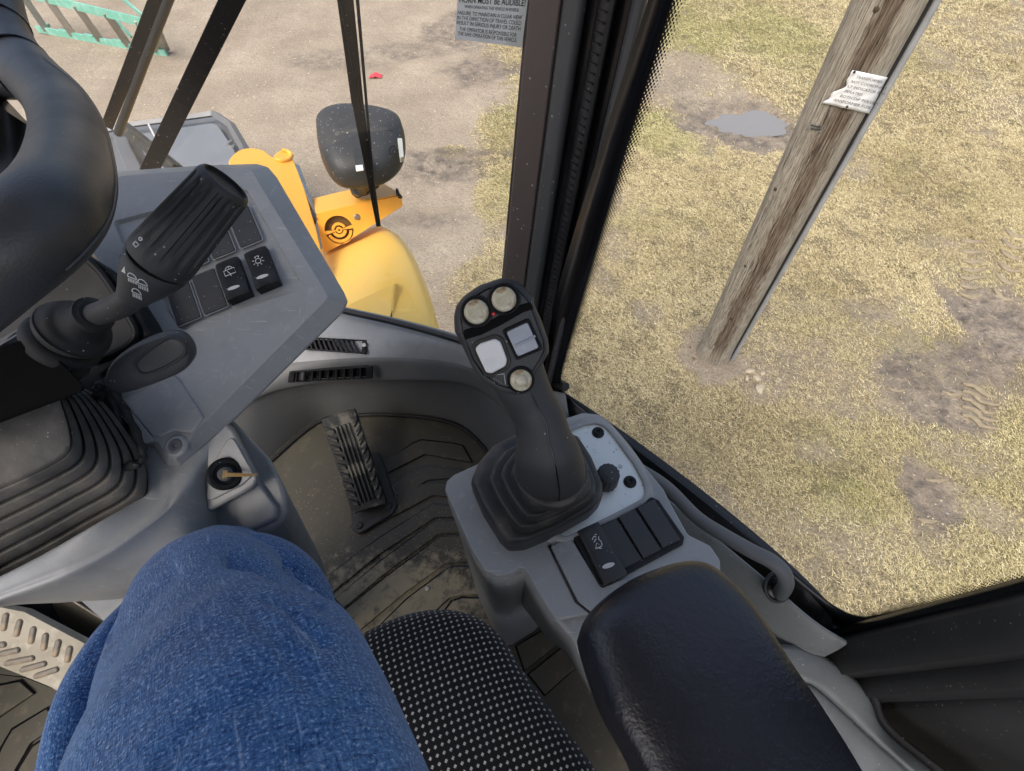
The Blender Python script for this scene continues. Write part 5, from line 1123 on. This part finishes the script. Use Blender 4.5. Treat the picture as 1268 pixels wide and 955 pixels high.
# ignition lock and key
IPm = mat4(D(279, 587, .4742), Vector((1, 0, 0)), None or Vector((0, .80, .60)), Vector((0, -.60, .80)))
zz_ = (EYE-D(279, 587, .4742)).normalized(); xx_ = Vector((1, 0, 0)); xx_ = (xx_-zz_*xx_.dot(zz_)).normalized(); IPm = mat4(D(279, 587, .4742), xx_, zz_.cross(xx_), zz_)
ign = thing('ignition_switch', D(279, 587, .4742), 'round black ignition lock with a brass key in the grey column', 'ignition switch')
obj('lock_collar', lathe([(.0001, .004), (.010, .004), (.0105, .0065), (.0135, .0068), (.0158, .004), (.0160, -.002)], 32), m_black, ign, IPm, sharp=35)
obj('lock_barrel', lathe([(.0001, .009), (.0055, .009), (.0068, .0075), (.007, .003)], 24), m_dgrey, ign, IPm)
key = obj('key', prism([Vector(p) for p in ((.000, .0014, .014), (.018, .0006, .020), (.027, .0002, .022), (.027, -.0014, .022), (.018, -.0026, .020), (.000, -.0024, .014))], (0, 0, -.0016)), m_gold, ign, IPm, bevel=.0003)
obj('key_shoulder', box(.0, -.0005, .011, .004, .008, .006), m_gold, key, IPm, bevel=.0005)
# ---- tilt lever paddle
tl = thing('tilt_lever', D(185, 450, .43), 'black tapered paddle lever lying over the lower grey dash', 'lever')
lo_ = [(132, 468), (137, 452), (150, 438), (172, 424), (195, 415), (214, 412), (229, 418), (238, 431), (239, 444), (231, 456), (214, 466), (190, 475), (165, 483), (146, 485), (133, 480)]
lp = Plane((132, 468, .425), (238, 435, .42), (190, 475, .432))
obj('paddle', pillow(resamp(spline([lp.at(x, y) for x, y in lo_], 64, True), 64), [lp.at(160, 464), lp.at(216, 437)], lp.n, .0065, .010, 12, 4.0), m_lever, tl, sharp=70)
dish = resamp(spline([lp.at(x, y, .0070) for x, y in ((170, 446), (198, 424), (214, 418), (226, 424), (230, 434), (224, 443), (200, 457), (180, 463), (170, 458))], 50, True), 50)
obj('thumb_pad', tube(dish+dish[:1], .0014, 8), m_blackm, tl)
obj('lever_neck', tube(spline([D(140, 478, .428), D(130, 480, .432), D(122, 488, .44), D(120, 500, .455)], 12), .0045, 10), m_rubber, tl)
# ================================================================ CONTROL STALK
sk_ = thing('control_stalk', D(110, 405, .40), 'fat ribbed black control stalk with white lamp symbols on its collar', 'stalk')
# black box at its foot
obj('switch_box', frustum([D(x, y, d) for x, y, d in ((-90, 480, .33), (-90, 452, .325), (0, 430, .335), (35, 418, .345), (60, 430, .35), (104, 478, .355), (104, 484, .36), (0, 524, .345), (-90, 560, .34))],
                          [D(x, y, .40) for x, y in ((-90, 480), (-90, 452), (0, 430), (35, 418), (60, 430), (104, 478), (104, 484), (0, 524), (-90, 560))]), m_gap, sk_, bevel=.003)
obj('box_shoulder', frustum([D(x, y, d) for x, y, d in ((-40, 452, .328), (0, 428, .338), (34, 407, .352), (40, 418, .350), (0, 433, .340), (-40, 456, .33))], [D(x, y, .40) for x, y in ((-40, 440), (0, 420), (30, 402), (40, 418), (0, 433), (-40, 456))]), m_dgrey, sk_, bevel=.003)
# gaiter: a stack of oval folds
gc = [(56, 449, .373, .0200), (60, 444, .372, .0250), (64, 439, .371, .0250), (68, 435, .369, .0165), (72, 431, .368, .0165), (76, 426, .367, .0245), (80, 421, .365, .0245), (84, 417, .364, .0158), (87, 414, .363, .0158), (90, 410, .361, .0238), (93, 407, .360, .0236), (97, 403, .358, .0205), (101, 400, .356, .0160), (105, 397, .353, .0120), (109, 394, .350, .0102), (112, 392, .347, .0098), (114, 391, .346, .0128), (117, 389.5, .345, .0128), (119, 388, .344, .0095)]
P_ = spline([D(x, y, d) for x, y, d, r in gc], 110); Rr = spline([Vector((r, 0, 0)) for *_, r in gc], 110)
obj('gaiter', tube(P_, [max(.005, r.x) for r in Rr], 32), m_rubber, sk_, sharp=80)
obj('neck', tube(spline([D(100, 396, .350), D(124, 388, .342), D(146, 380, .322), D(163, 368, .309), D(175, 352, .305)], 24), .0080, 20), m_blackm, sk_)
def conesec(name, cs, m, flute=None, n=72):
    P = [D(x, y, d) for x, y, d, r in cs]; rows = []
    ax = (P[-1]-P[0]).normalized(); v = (EYE-P[0]).normalized(); a = ax.cross(v).normalized(); b = a.cross(ax).normalized()
    for (x, y, d, r), p in zip(cs, P):
        rr = []
        for k in range(n):
            ang = 2*math.pi*k/n; f = flute(ang, r) if flute and r > .012 and flute else 0
            rr.append(p+(a*math.cos(ang)+b*math.sin(ang))*(r+f))
        rows.append(rr)
    gg = loft(rows, closed=True, cap=True); o = obj(name, gg, m, sk_, sharp=45); return BVHTree.FromPolygons(gg[0], gg[1]), ax, a, b
collar, axk, a_k, b_k = conesec('symbol_collar', [(163, 370, .306, .0075), (165, 367, .3055, .0092), (168, 363, .305, .0100), (181, 346, .301, .0150), (194, 329, .2975, .0180), (196, 326, .297, .0170)], m_blackm)
def flu(ang, r):
    t = (ang*15/(2*math.pi)) % 1
    return -.0013*max(0, min(1, (.24-abs(t-.5))/.07))
cs = [(196, 326, .2965, .0165), (197, 324, .2960, .0182), (201, 319, .2955, .0187)]
for k in range(14): t = k/13; cs.append((205+(276-205)*t, 314+(231-314)*t, .295-.010*t, .0186-.0034*t))
cs += [(278, 228.5, .2848, .0147), (280, 226, .2846, .0136), (280.5, 225.5, .2846, .0130), (280, 226, .2852, .0124), (278, 228, .2870, .0118), (277, 229, .2875, .002)]
def flu2(ang, r, _c=[0]): return flu(ang, r)
P = [D(x, y, d) for x, y, d, r in cs]; rows = []; ax = (P[12]-P[3]).normalized(); v = (EYE-P[6]).normalized(); a = ax.cross(v).normalized(); b = a.cross(ax).normalized(); n = 144
for j, ((x, y, d, r), p) in enumerate(zip(cs, P)):
    w = (1 if 5 <= j <= 15 else .5 if j in (4,) else 0)
    rows.append([p+(a*math.cos(2*math.pi*k/n)+b*math.sin(2*math.pi*k/n))*(r+w*flu(2*math.pi*k/n, r)*1.3) for k in range(n)])
obj('ribbed_grip', loft(rows, closed=True, cap=True), m_blackm, sk_, sharp=50)
# symbols printed on the collar: low beam lamps
def on_cone(x, y, up=.0002):
    r = ray(x, y).normalized(); h = collar.ray_cast(EYE, r)
    return h[0]-r*up if h[0] is not None else EYE+r*.36
def lamp_sym(cx_, cy_, s):
    R = lambda x, y: on_cone(cx_+s*(x*.93-y*-.2), cy_+s*(y*.95+x*.38))
    q = [R(math.cos(a_), -math.sin(a_)*1.0+.25) for a_ in np.linspace(math.pi, 0, 9)]+[R(0, .25), R(-.98, .25)]
    obj('lamp_symbol', tube(q, .00033, 5), m_white, sk_)
    for k in range(6): obj('lamp_symbol', tube([R(-.9+k*.36, .55), R(-.95+k*.36, .9), R(-1.0+k*.36, 1.35)], .00026, 5), m_white, sk_)
lamp_sym(163.5, 343, 6.0); lamp_sym(176.5, 351, 6.4); lamp_sym(169, 362, 6.0)
obj('arrow_mark', prism([on_cone(154, 330), on_cone(155, 339), on_cone(150, 336)], Vector((0, 0, -.0004))), m_white, sk_)
wq = [D(x, y, .2735) for x, y in ((165, 302), (168, 299), (172, 303), (168, 306))]
obj('washer_mark', tube(wq+wq[:1], .0004, 5), m_white, sk_); obj('washer_mark', tube([D(174+2*math.cos(t), 296+2*math.sin(t), .2735) for t in np.linspace(0, 6.28, 9)], .00035, 5), m_white, sk_)
# dark shroud behind the stalk
shr = thing('column_shroud', D(60, 380, .46), 'dark moulded shroud plate behind the stalk gaiter', 'shroud')
so2_ = [(-80, 300), (40, 310), (105, 312), (138, 335), (170, 385), (186, 415), (176, 425), (128, 465), (140, 500), (150, 530), (100, 540), (40, 500), (-80, 500)]
obj('shroud_plate', prism([D(x, y, .455) for x, y in so2_], Vector((0, .01, -.03))), m_black, shr, bevel=.004)
obj('moulded_rib', tube(spline([D(x, y, .452) for x, y in ((105, 318), (130, 345), (158, 390), (168, 415), (150, 432), (110, 448))], 30), .003, 8), m_black, shr)
# ================================================================ STEERING WHEEL
wh = thing('steering_wheel', D(-150, 150, .3), 'thick black grained steering wheel rim close to the camera at upper left', 'steering wheel')
rim = [(-190, 540, .245, .0195), (-110, 420, .205, .0195), (-30, 345, .192, .0195), (48, 280, .194, .0195), (80, 236, .222, .0195), (88, 196, .262, .0195), (85, 158, .305, .0195), (70, 126, .340, .0195), (44, 98, .368, .0195), (17, 68, .385, .0195), (0, 36, .398, .0195), (-11, -4, .408, .0195), (-19, -60, .42, .0195)]
P_ = spline([D(*q[:3]) for q in rim], 80); Rr = spline([Vector((q[3], 0, 0)) for q in rim], 80)
obj('rim', tube(P_, [(r.x, r.x*.93) for r in Rr], 40), m_wheel, wh, sharp=80)
# parting line bead along the rim and grip joint near the top
def bead(i0, i1, ang, rr, name='seam'):
    pts = []
    a = None
    for i in range(i0, i1):
        p = P_[i]; t = (P_[i+1]-P_[i-1]).normalized(); v = (EYE-p).normalized(); s = t.cross(v).normalized(); w = s.cross(t).normalized(); R_ = Rr[i].x
        pts.append(p+(s*math.cos(ang)+w*math.sin(ang))*R_*.985)
    obj(name, tube(pts, rr, 6), m_wheel, wh)
bead(18, 52, math.radians(38), .0007)
def jring(i, sc_, rr):
    p = P_[i]; t = (P_[i+1]-P_[i-1]).normalized(); a = t.cross(Vector((0, 0, 1))).normalized(); b = t.cross(a); r = Rr[i].x*sc_
    obj('joint_ring', tube([p+(a*math.cos(q)+b*math.sin(q))*r for q in np.linspace(0, 6.3, 30)], rr, 8), m_frit, wh)
jring(66, .99, .0012)
jring(57, .985, .0010)
obj('top_grip', tube(P_[66:], [(r.x*1.04, r.x*1.0) for r in Rr[66:]], 32), m_wheel, wh, sharp=80)
obj('spoke', tube(spline([D(-130, 110, .42), D(-60, 100, .405), D(-20, 98, .40), D(24, 97, .392)], 20), [(.016, .015)]*20, 24), m_wheel, wh, sharp=80)
obj('rim_hole_shade', pillow([D(x, y, .40) for x, y in ((-220, 120), (-100, 110), (0, 115), (42, 160), (40, 225), (0, 262), (-100, 330), (-220, 330))], [D(-150, 210, .40), D(-40, 190, .40)], (0, 0, 1), .03, .03, 6), m_frit, wh)  # black fill put inside the rim as the shade of its opening
# ================================================================ SIDE CONSOLE
ZC = 2.37                                  # height of the console deck
con = thing('side_console', H(680, 640, ZC), 'grey side console carrying the joystick, metal plate and rocker switches', 'console')
ctop = [(551, 607), (553, 596), (562, 588), (610, 566), (660, 540), (700, 518), (722, 511), (742, 513), (757, 524), (768, 540), (822, 606), (833, 628), (852, 662), (880, 676), (892, 694), (893, 720), (860, 790), (752, 770), (733, 759), (688, 767), (668, 735), (648, 700), (634, 710), (615, 713), (600, 706), (584, 680)]
tp_ = [H(x, y, ZC) for x, y in ctop]
obj('deck', prism(rnd(tp_, [.006]*len(tp_), 3), (0, 0, -.045)), m_grey, con, bevel=.007, seg=4)
# pedestal: the left lobe runs straight down to the floor
pt = [H(x, y, ZC-.03) for x, y in ((556, 622), (558, 611), (567, 602), (612, 582), (660, 556), (716, 545), (735, 575), (735, 640), (690, 690), (652, 712), (634, 722), (616, 724), (603, 716), (588, 690))]
cxp = sum(pt, Vector())/len(pt)
ped = [[Vector((p.x+(cxp.x-p.x)*k, p.y+(cxp.y-p.y)*k, z)) for p in pt] for z, k in ((FZ, .06), (FZ+.1, .05), (ZC-.25, .035), (ZC-.12, .02), (ZC-.03, -.012), (ZC-.012, .0))]
obj('pedestal', loft(ped, closed=True, cap=True), m_grey, con, sharp=50)
# long arm under the armrest: its side wall gets shallower towards the rear tip
def below(x, y, y2):
    p = H(x, y, ZC-.008); lo_, hi_ = 0., .6
    for _ in range(30):
        md = (lo_+hi_)/2; q = p-Vector((0, 0, md))-EYE; dpt = q.y*CP-q.z*SP; py = 477.5-FPX*(q.y*SP+q.z*CP)/dpt
        if py < y2: lo_ = md
        else: hi_ = md
    return p-Vector((0, 0, lo_))
at_ = [(649, 704, .17), (688, 768, .115), (708, 790, .09), (747, 878, .012), (800, 960, .012), (1000, 960, .012), (900, 730, .1), (880, 690, .14), (780, 650, .17), (700, 655, .17)]
obj('arm_box', frustum([H(x, y, ZC-.008) for x, y, _ in at_], [H(x, y, ZC-.008)-Vector((0, 0, q)) for x, y, q in at_]), m_grey, con, bevel=.005, seg=4)
# raised step panel between joystick and armrest
obj('step_panel', prism(rnd([H(x, y, ZC+.0035) for x, y in ((682, 676), (706, 664), (745, 728), (775, 715), (800, 742), (755, 762), (732, 757), (716, 744))], .002), (0, 0, -.006)), m_grey, con, bevel=.001)
obj('step_groove', prism([H(x, y, ZC+.0008) for x, y in ((678, 676), (682, 674), (716, 743), (733, 757), (730, 760), (712, 746))], (0, 0, -.004)), m_frit, con)
# metal plate in its rim
po = [(668, 556), (700, 536), (722, 527), (737, 524), (748, 528), (757, 537), (785, 575), (798, 600), (799, 611), (794, 619), (760, 637), (700, 666), (650, 640)]
mp_ = rnd([H(x, y, ZC+.0016) for x, y in po], .006, 4)
plate = obj('metal_plate', prism(mp_, (0, 0, -.004)), m_alum, con)
ri = [H(x, y, ZC+.003) for x, y in po]
ctr_ = sum(ri, Vector())/len(ri)
sp_ = resamp(rnd(ri, .006, 4), 120)
obj('plate_rim', loft([[p+(p-ctr_).normalized()*k-Vector((0, 0, z)) for p in sp_] for k, z in ((-.0004, .002), (-.0002, -.0015), (.0015, -.002), (.0045, -.001), (.010, .0035))], closed=True), m_grey, con, closed=False, sharp=60)
def vm(x, y, z): return mat4(H(x, y, z), Vector((.92, .39, 0)), Vector((-.39, .92, 0)), Vector((0, 0, 1)))
sc0 = None
for x, y in ((740.5, 536), (780, 597)):
    if sc0 is None:
        sc0 = obj('screw', lathe([(.0001, .0016), (.0018, .0016), (.0020, .0032), (.0038, .0034), (.0046, .002), (.0060, .0012), (.0062, 0)], 20), m_black, plate, vm(x, y, ZC+.0016), sharp=35)
        
    else: share('screw', sc0, plate, vm(x, y, ZC+.0016))
obj('small_hole', lathe([(.0001, .0004), (.0022, .0004), (.0022, 0)], 14), m_chrome, plate, vm(768, 578, ZC+.0016))
kn = thing('rotary_knob', H(748, 590, ZC+.002), 'small ribbed black rotary knob standing on the shiny metal plate', 'knob')
obj('knob_body', lathe([(.0001, .019), (.0088, .019), (.0102, .0178), (.0106, .015), (.0112, .002), (.0112, 0)], 60, lambda u, j: 1-.055*(1 if (u*15) % 1 < .35 and j > 1 else 0)), m_blackm, kn, vm(750, 596, ZC+.0018), sharp=50)
# switch bank
SP0 = Plane(H(711, 665, ZC+.001), H(812, 616, ZC+.001), H(744, 727, ZC+.001))
bank = thing('switch_bank', H(779, 671, ZC), 'black switch bank with one rocker and three blank covers beside the armrest', 'switch bank')
fr_o = rnd([SP0.at(x, y, .003) for x, y in ((709, 664), (807, 615), (816, 619), (848, 665), (846, 674), (748, 727), (741, 724))], .002)
fr_i = [SP0.at(x, y, .003) for x, y in ((716, 667), (808, 621), (842, 671), (745, 721))]
obj('frame', prism(fr_o, SP0.n*-.005), m_black, bank, bevel=.0015)
for q in (((789, 628), (810, 618), (843, 668), (821, 678)), ((766, 640), (786, 630), (819, 680), (797, 691)), ((743, 652), (763, 642), (795, 692), (771, 705))):
    obj('blank_cover', prism(rnd([SP0.at(x, y, .0062) for x, y in q], .0012), SP0.n*-.004), m_blackm, bank, bevel=.0008, seg=2)
mm = SP0.frame(744, 685, 744+22, 685-10, .0035); mm = mm@Matrix.Diagonal((.88, 1.02, 1, 1))
rocker(bank, mm, seat_sym, m_blackm)
# ================================================================ JOYSTICK
js = thing('joystick', H(665, 650, ZC), 'black multi-button joystick with a pistol-shaped head on the side console', 'joystick')
JC = [(586, 608), (594, 588), (612, 566), (640, 552), (680, 545), (712, 555), (728, 580), (741, 612), (741, 628), (728, 642), (690, 664), (650, 681), (630, 682), (620, 672), (600, 640)]
bb = rnd([H(x, y, ZC+.001) for x, y in JC], .003); B80 = resamp(bb, 96); bz = sum(B80, Vector())/len(B80)
axc = H(676, 583, ZC+.07)                # where the stem leaves the boot
rows = []; topc = D(683, 588, .385)
tops = []
for p in B80:
    d = (p-bz).normalized(); tops.append(topc+Vector((d.x*.034, d.y*.034, d.y*.004)))
K = 64
def smst(v, a, b): v = max(0., min(1., (v-a)/(b-a))); return v*v*(3-2*v)
tops = [topc+Vector((d.x, d.y, 0)) for d in [((p-bz)*.41) for p in B80]]
for k in range(K+1):
    u = k/K*4.2-.2; st_ = math.floor(u); ph = u-st_
    if u < 0: f, z = -.02, .0+.12*(1+u/.2)
    else:
        f = min(1, (st_+smst(ph, .42, .98)*1.0+.10*math.sin(math.pi*min(1, ph/.42))*(-1 if ph < .42 else 0))/4); z = .12+.88*min(1, (st_+smst(ph, .0, .62))/4)
    row = []
    for p, q in zip(B80, tops):
        r = p.lerp(q, f if f <= 0 else f**.72); r.z = p.z+(q.z-p.z)*(z**.85); row.append(r)
    rows.append(row)
obj('boot', loft(rows, closed=True), m_boot, js, closed=False, sharp=75)
# stem
stm = [(682, 600, .400, .0272, .024), (682, 588, .386, .0275, .024), (680, 574, .376, .0268, .023), (677, 558, .368, .0245, .022), (673, 541, .363, .0208, .019), (668, 520, .358, .0190, .018), (658, 500, .354, .0182, .0175), (648, 480, .349, .0190, .018), (638, 458, .345, .0205, .019), (630, 440, .342, .022, .019), (624, 420, .340, .018, .015)]
P_ = spline([D(*q[:3]) for q in stm], 60); Ra = spline([Vector((q[3], q[4], 0)) for q in stm], 60)
rows = []
for i, p in enumerate(P_):
    t = (P_[min(i+1, 59)]-P_[max(i-1, 0)]).normalized(); v = (EYE-p).normalized(); s = t.cross(v).normalized(); w = s.cross(t).normalized()
    rows.append([p+s*Ra[i].x*math.cos(2*math.pi*k/40)+w*Ra[i].y*math.sin(2*math.pi*k/40) for k in range(40)])
obj('stem', loft(rows, closed=True, cap=True), m_blackm, js, sharp=80)
def stem_line(k, i0, i1): return [rows[i][k]+(EYE-rows[i][k]).normalized()*.0002 for i in range(i0, i1)]
obj('seam', tube(stem_line(9, 2, 50), .0006, 5), m_frit, js)
obj('cuff', tube([topc+Vector((.0262*math.cos(a), .0262*math.sin(a)+.002, .000)) for a in np.linspace(0, 6.283, 40)], .0035, 10), m_boot, js)
# head
HP = Plane((565, 390, .325), (672, 375, .325), (640, 490, .338))
hd = [(562, 392), (565, 378), (575, 366), (594, 353), (622, 344), (638, 347), (651, 357), (662, 369), (661, 375), (670, 396), (679, 422), (680, 436), (672, 450), (658, 470), (654, 480), (646, 489), (634, 489), (618, 485), (600, 474), (587, 460), (574, 432), (563, 410)]
HO = resamp(rnd([HP.at(x, y) for x, y in hd], .004, 3), 96); hc = [HP.at(612, 385), HP.at(638, 455)]
obj('head_shell', pillow(HO, hc, HP.n, .009, .026, 10, 5.0), m_blackm, js, sharp=80)
fc = [(570, 393), (572, 382), (583, 370), (604, 358), (626, 351), (640, 357), (655, 374), (664, 398), (673, 422), (674, 434), (668, 446), (652, 470), (646, 480), (636, 482), (618, 477), (598, 463), (586, 445), (573, 412)]
FCp = rnd([HP.at(x, y, .0095) for x, y in fc], .003, 3)
facep = obj('face_plate', prism(FCp, HP.n*-.003), m_blackm, js, bevel=.0005, seg=2)
FL = resamp(FCp, 100); obj('face_groove', tube([p+HP.n*.0 for p in FL+FL[:1]], .0005, 5), m_frit, js)
obj('thumb_step_shade', prism([HP.at(x, y, .0108) for x, y in ((574, 409), (598, 402), (640, 379), (657, 374), (661, 383), (648, 387), (622, 402), (596, 415), (576, 421))], HP.n*-.003), m_gap, js, bevel=.001)  # flat black band painting the shade of the concave step
def hm(x, y, up): return HP.frame(x, y, x+22, y-12, up)
for x, y in ((590, 386), (624, 370.5)):
    c_ = obj('button_collar', lathe([(.0001, .0005), (.0088, .0005), (.0096, .0016), (.0106, .0010), (.0108, 0)], 32), m_black, js, hm(x, y, .0095), sharp=40)
    obj('button_cap', lathe([(.0001, .0032), (.003, .0030), (.0055, .0035), (.0074, .0030), (.0080, .0018), (.0080, 0)], 32), m_amber, c_, hm(x, y, .0098), sharp=80)
c_ = obj('button_collar', lathe([(.0001, .0005), (.0078, .0005), (.0088, .0016), (.0094, .0010), (.0096, 0)], 32), m_black, js, hm(645, 470.5, .0095), sharp=40)
obj('button_cap', lathe([(.0001, .0048), (.0030, .0046), (.0038, .0040), (.0042, .0028), (.0060, .0030), (.0072, .0022), (.0074, 0)], 32), m_amber, c_, hm(645, 470.5, .0098), sharp=80)
obj('red_light', lathe([(.0001, .0014), (.0010, .0012), (.0016, 0)], 16), m_red, js, hm(611, 388.5, .0095))
def pad(quad, r, m1, m2, zc):
    o_ = resamp(rnd([HP.at(x, y, .0095) for x, y in quad], r), 60); cc = sum(o_, Vector())/len(o_)
    ro = [cc+(p-cc)*1.28 for p in o_]
    rim_ = obj('button_rim', loft([[p+HP.n*z for p in row] for row, z in ((ro, 0), ([cc+(p-cc)*1.2 for p in o_], .0014), ([cc+(p-cc)*1.10 for p in o_], .0010), ([cc+(p-cc)*1.06 for p in o_], -.0005))], closed=True), m1, js, closed=False, sharp=60)
    return rim_, obj('button_cap', prism([p+HP.n*zc for p in o_], HP.n*-.003), m2, rim_, bevel=.0012)
m_rimg = M('worn_button_rim', (.045, .042, .036), .5)
pad([(588, 431), (595, 425), (613, 419), (620, 423), (628, 445), (626, 453), (609, 462), (602, 461)], .003, m_rimg, m_btnw, .0022)
r_, _ = pad([(627, 411), (653, 399), (667, 430), (641, 441)], .0015, m_black, m_btng, .0024)
obj('wheel_ridge', tube([HP.at(638, 428, .0122), HP.at(650, 423, .0126), HP.at(663, 416, .0122)], .0009, 8), m_btng, r_)
# N mark
for q in (((613, 476), (611, 468), (622, 475), (621, 466)), ((610, 465), (624, 463), (626, 476)), ):
    obj('n_mark', tube([HP.at(x, y, .0098) for x, y in q], .00028, 4), m_chrome, js)
# ================================================================ ARMREST
arm = thing('armrest', H(840, 850, 2.45), 'padded black leatherette armrest in the lower right foreground', 'armrest')
ap = Plane(H(740, 760, 2.475), H(900, 720, 2.475), H(900, 950, 2.475))
ao = [(719, 800), (719, 783), (727, 763), (748, 741), (785, 716), (830, 699), (858, 696), (880, 702), (905, 722), (932, 752), (975, 820), (1010, 870), (1060, 950), (1110, 1050), (1150, 1160), (960, 1220), (880, 1150), (815, 1040), (785, 955), (745, 880)]
AO = resamp(spline([ap.at(x, y) for x, y in ao], 120, True), 120)
obj('pad', pillow(AO, [ap.at(800, 780), ap.at(862, 860), ap.at(950, 1060)], (0, 0, 1), .024, .030, 16, 2.6), m_vinyl, arm, sharp=85)
# ================================================================ SEAT
seat = thing('operator_seat', H(600, 880, 2.33), 'black operator seat cushion with off-white dots beside the blue jeans', 'seat')
spn = Plane(H(560, 800, 2.345), H(700, 900, 2.345), H(450, 900, 2.345))
sq_ = [(380, 860), (410, 815), (452, 783), (500, 762), (540, 755), (572, 758), (600, 770), (625, 795), (652, 838), (690, 890), (735, 950), (790, 1040), (850, 1160), (820, 1260), (400, 1260), (200, 1200), (200, 900), (300, 850)]
SO = resamp(spline([spn.at(x, y) for x, y in sq_], 160, True), 160)
gg_ = pillow(SO, [spn.at(500, 900), spn.at(520, 1020)], (0, 0, 1), .030, .07, 14, 2.2)
sb_ = [H(x, y, FZ) for x, y in ((500, 900), (600, 890), (650, 920), (690, 980), (720, 1040), (300, 1040), (300, 920))]
obj('light_block_base', prism([p+Vector((0, 0, .34)) for p in sb_], (0, 0, -.335)), m_blackm, seat, bevel=.02)  # unseen box added under the cushion to block light beside the seat
Lx = H(560, 760, 2.35); 
def uvof(p): return (p.x+(.0 if True else 0), p.y-.35*(p.z-2.35))
UVs = [[uvof(gg_[0][i]) for i in f] for f in gg_[1]]
gq = (gg_[0], gg_[1], UVs)
obj('cushion', gq, m_seat, seat, sharp=85)
# ================================================================ PERSON: a leg in blue jeans
per = thing('person', D(300, 900, .4), 'seated person in blue jeans, one bent knee seen from above', 'person')
KN = [((340, 1300, .160), .0735, .070), ((326, 1130, .185), .0725, .070), ((311, 1000, .215), .071, .068), ((292, 900, .247), .0675, .064), ((274, 826, .285), .0610, .056), ((262, 774, .325), .0545, .051), ((258, 734, .368), .049, .048), ((264, 718, .415), .048, .047), ((282, 718, .475), .047, .047), ((308, 730, .55), .047, .047), ((332, 744, .64), .047, .047), ((358, 762, .76), .047, .047), ((382, 780, .88), .045, .046)]
def proj(p):
    q = p-EYE; dp = q.y*CP-q.z*SP; return Vector((634+FPX*q.x/dp, 477.5-FPX*(q.y*SP+q.z*CP)/dp))
CREASE = [([(288, 688), (322, 694), (352, 708), (378, 728), (398, 752)], 7, .0075), ([(330, 700), (352, 722), (366, 752), (372, 790)], 8, .0022), ([(132, 795), (150, 770), (185, 730), (215, 705)], 8, .0028),
          ([(150, 850), (190, 800), (240, 770)], 9, .0020), ([(300, 745), (340, 790), (390, 850)], 12, .0022), ([(200, 940), (260, 880), (330, 850)], 14, .0022), ([(360, 940), (410, 900), (440, 870)], 12, .0028), ([(330, 740), (362, 760), (400, 800)], 7, .003)]
def crease(p):
    s_ = proj(p); v = 0
    for pl_, w_, dd in CREASE:
        best = 1e9
        for a_, b_ in zip(pl_, pl_[1:]):
            a2, b2 = Vector(a_), Vector(b_); ab = b2-a2; t = max(0, min(1, (s_-a2).dot(ab)/ab.length_squared)); best = min(best, (s_-a2-ab*t).length)
        v -= dd*math.exp(-(best/w_)**2)
    return v
P_ = spline([D(*k[0]) for k in KN], 200); RA = spline([Vector((k[1], k[2], 0)) for k in KN], 200)
rows = []; prev = None
NC = 200
for i, p in enumerate(P_):
    t = (P_[min(i+1, 199)]-P_[max(i-1, 0)]).normalized()
    s = Vector((1, .12, 0)) if prev is None else prev
    s = (s-t*s.dot(t)).normalized(); prev = s; w = s.cross(t).normalized()
    if w.z < 0 and i < 3: w = -w
    r = []
    for k in range(NC):
        a = 2*math.pi*k/NC; q = p+s*RA[i].x*math.cos(a)+t.cross(s)*RA[i].y*math.sin(a)
        nrm = (q-p).normalized()
        # soft folds of cloth
        f = .0050*mnoise.noise(q*11)+.0022*mnoise.noise(Vector((q.x*30, q.y*12, q.z*30)))
        # crease behind the knee on the right side, folds running down from it
        if nrm.dot(EYE-q) > 0: f += crease(q)
        r.append(q+nrm*f)
    rows.append(r)
gL = loft(rows, closed=True, cap=True, uv=True)
jean = obj('jeans', gL, m_denim, per, sharp=88)
# loose cloth fold on the right of the knee and along the left underside
def fold(name, pts, uvo=0):
    P2 = spline([D(x, y, d) for x, y, d, *_ in pts], 40); R2_ = spline([Vector((r, q, 0)) for *_, r, q in pts], 40)
    g_ = tube(P2, [(r.x, r.y) for r in R2_], 28, uv=True); obj(name, g_, m_denim, per, sharp=88)
fold('jeans_fold', [(262, 700, .40, .020, .03), (300, 700, .395, .026, .034), (338, 712, .395, .027, .036), (366, 736, .40, .025, .036), (382, 768, .41, .021, .034), (390, 804, .43, .017, .03)])
fold('jeans_fold', [(178, 760, .40, .012, .02), (152, 812, .36, .017, .03), (130, 862, .34, .018, .034), (116, 930, .32, .018, .036), (106, 1060, .30, .019, .036)])
# side seam
obj('side_seam', tube(spline([D(x, y, d) for x, y, d in ((122, 800, .352), (116, 815, .345), (119, 845, .336), (117, 880, .325), (111, 920, .313), (106, 960, .300), (100, 1020, .285))], 40), [.0016+.0004*math.sin(i*.9) for i in range(40)], 8, uv=True), m_denim, per)
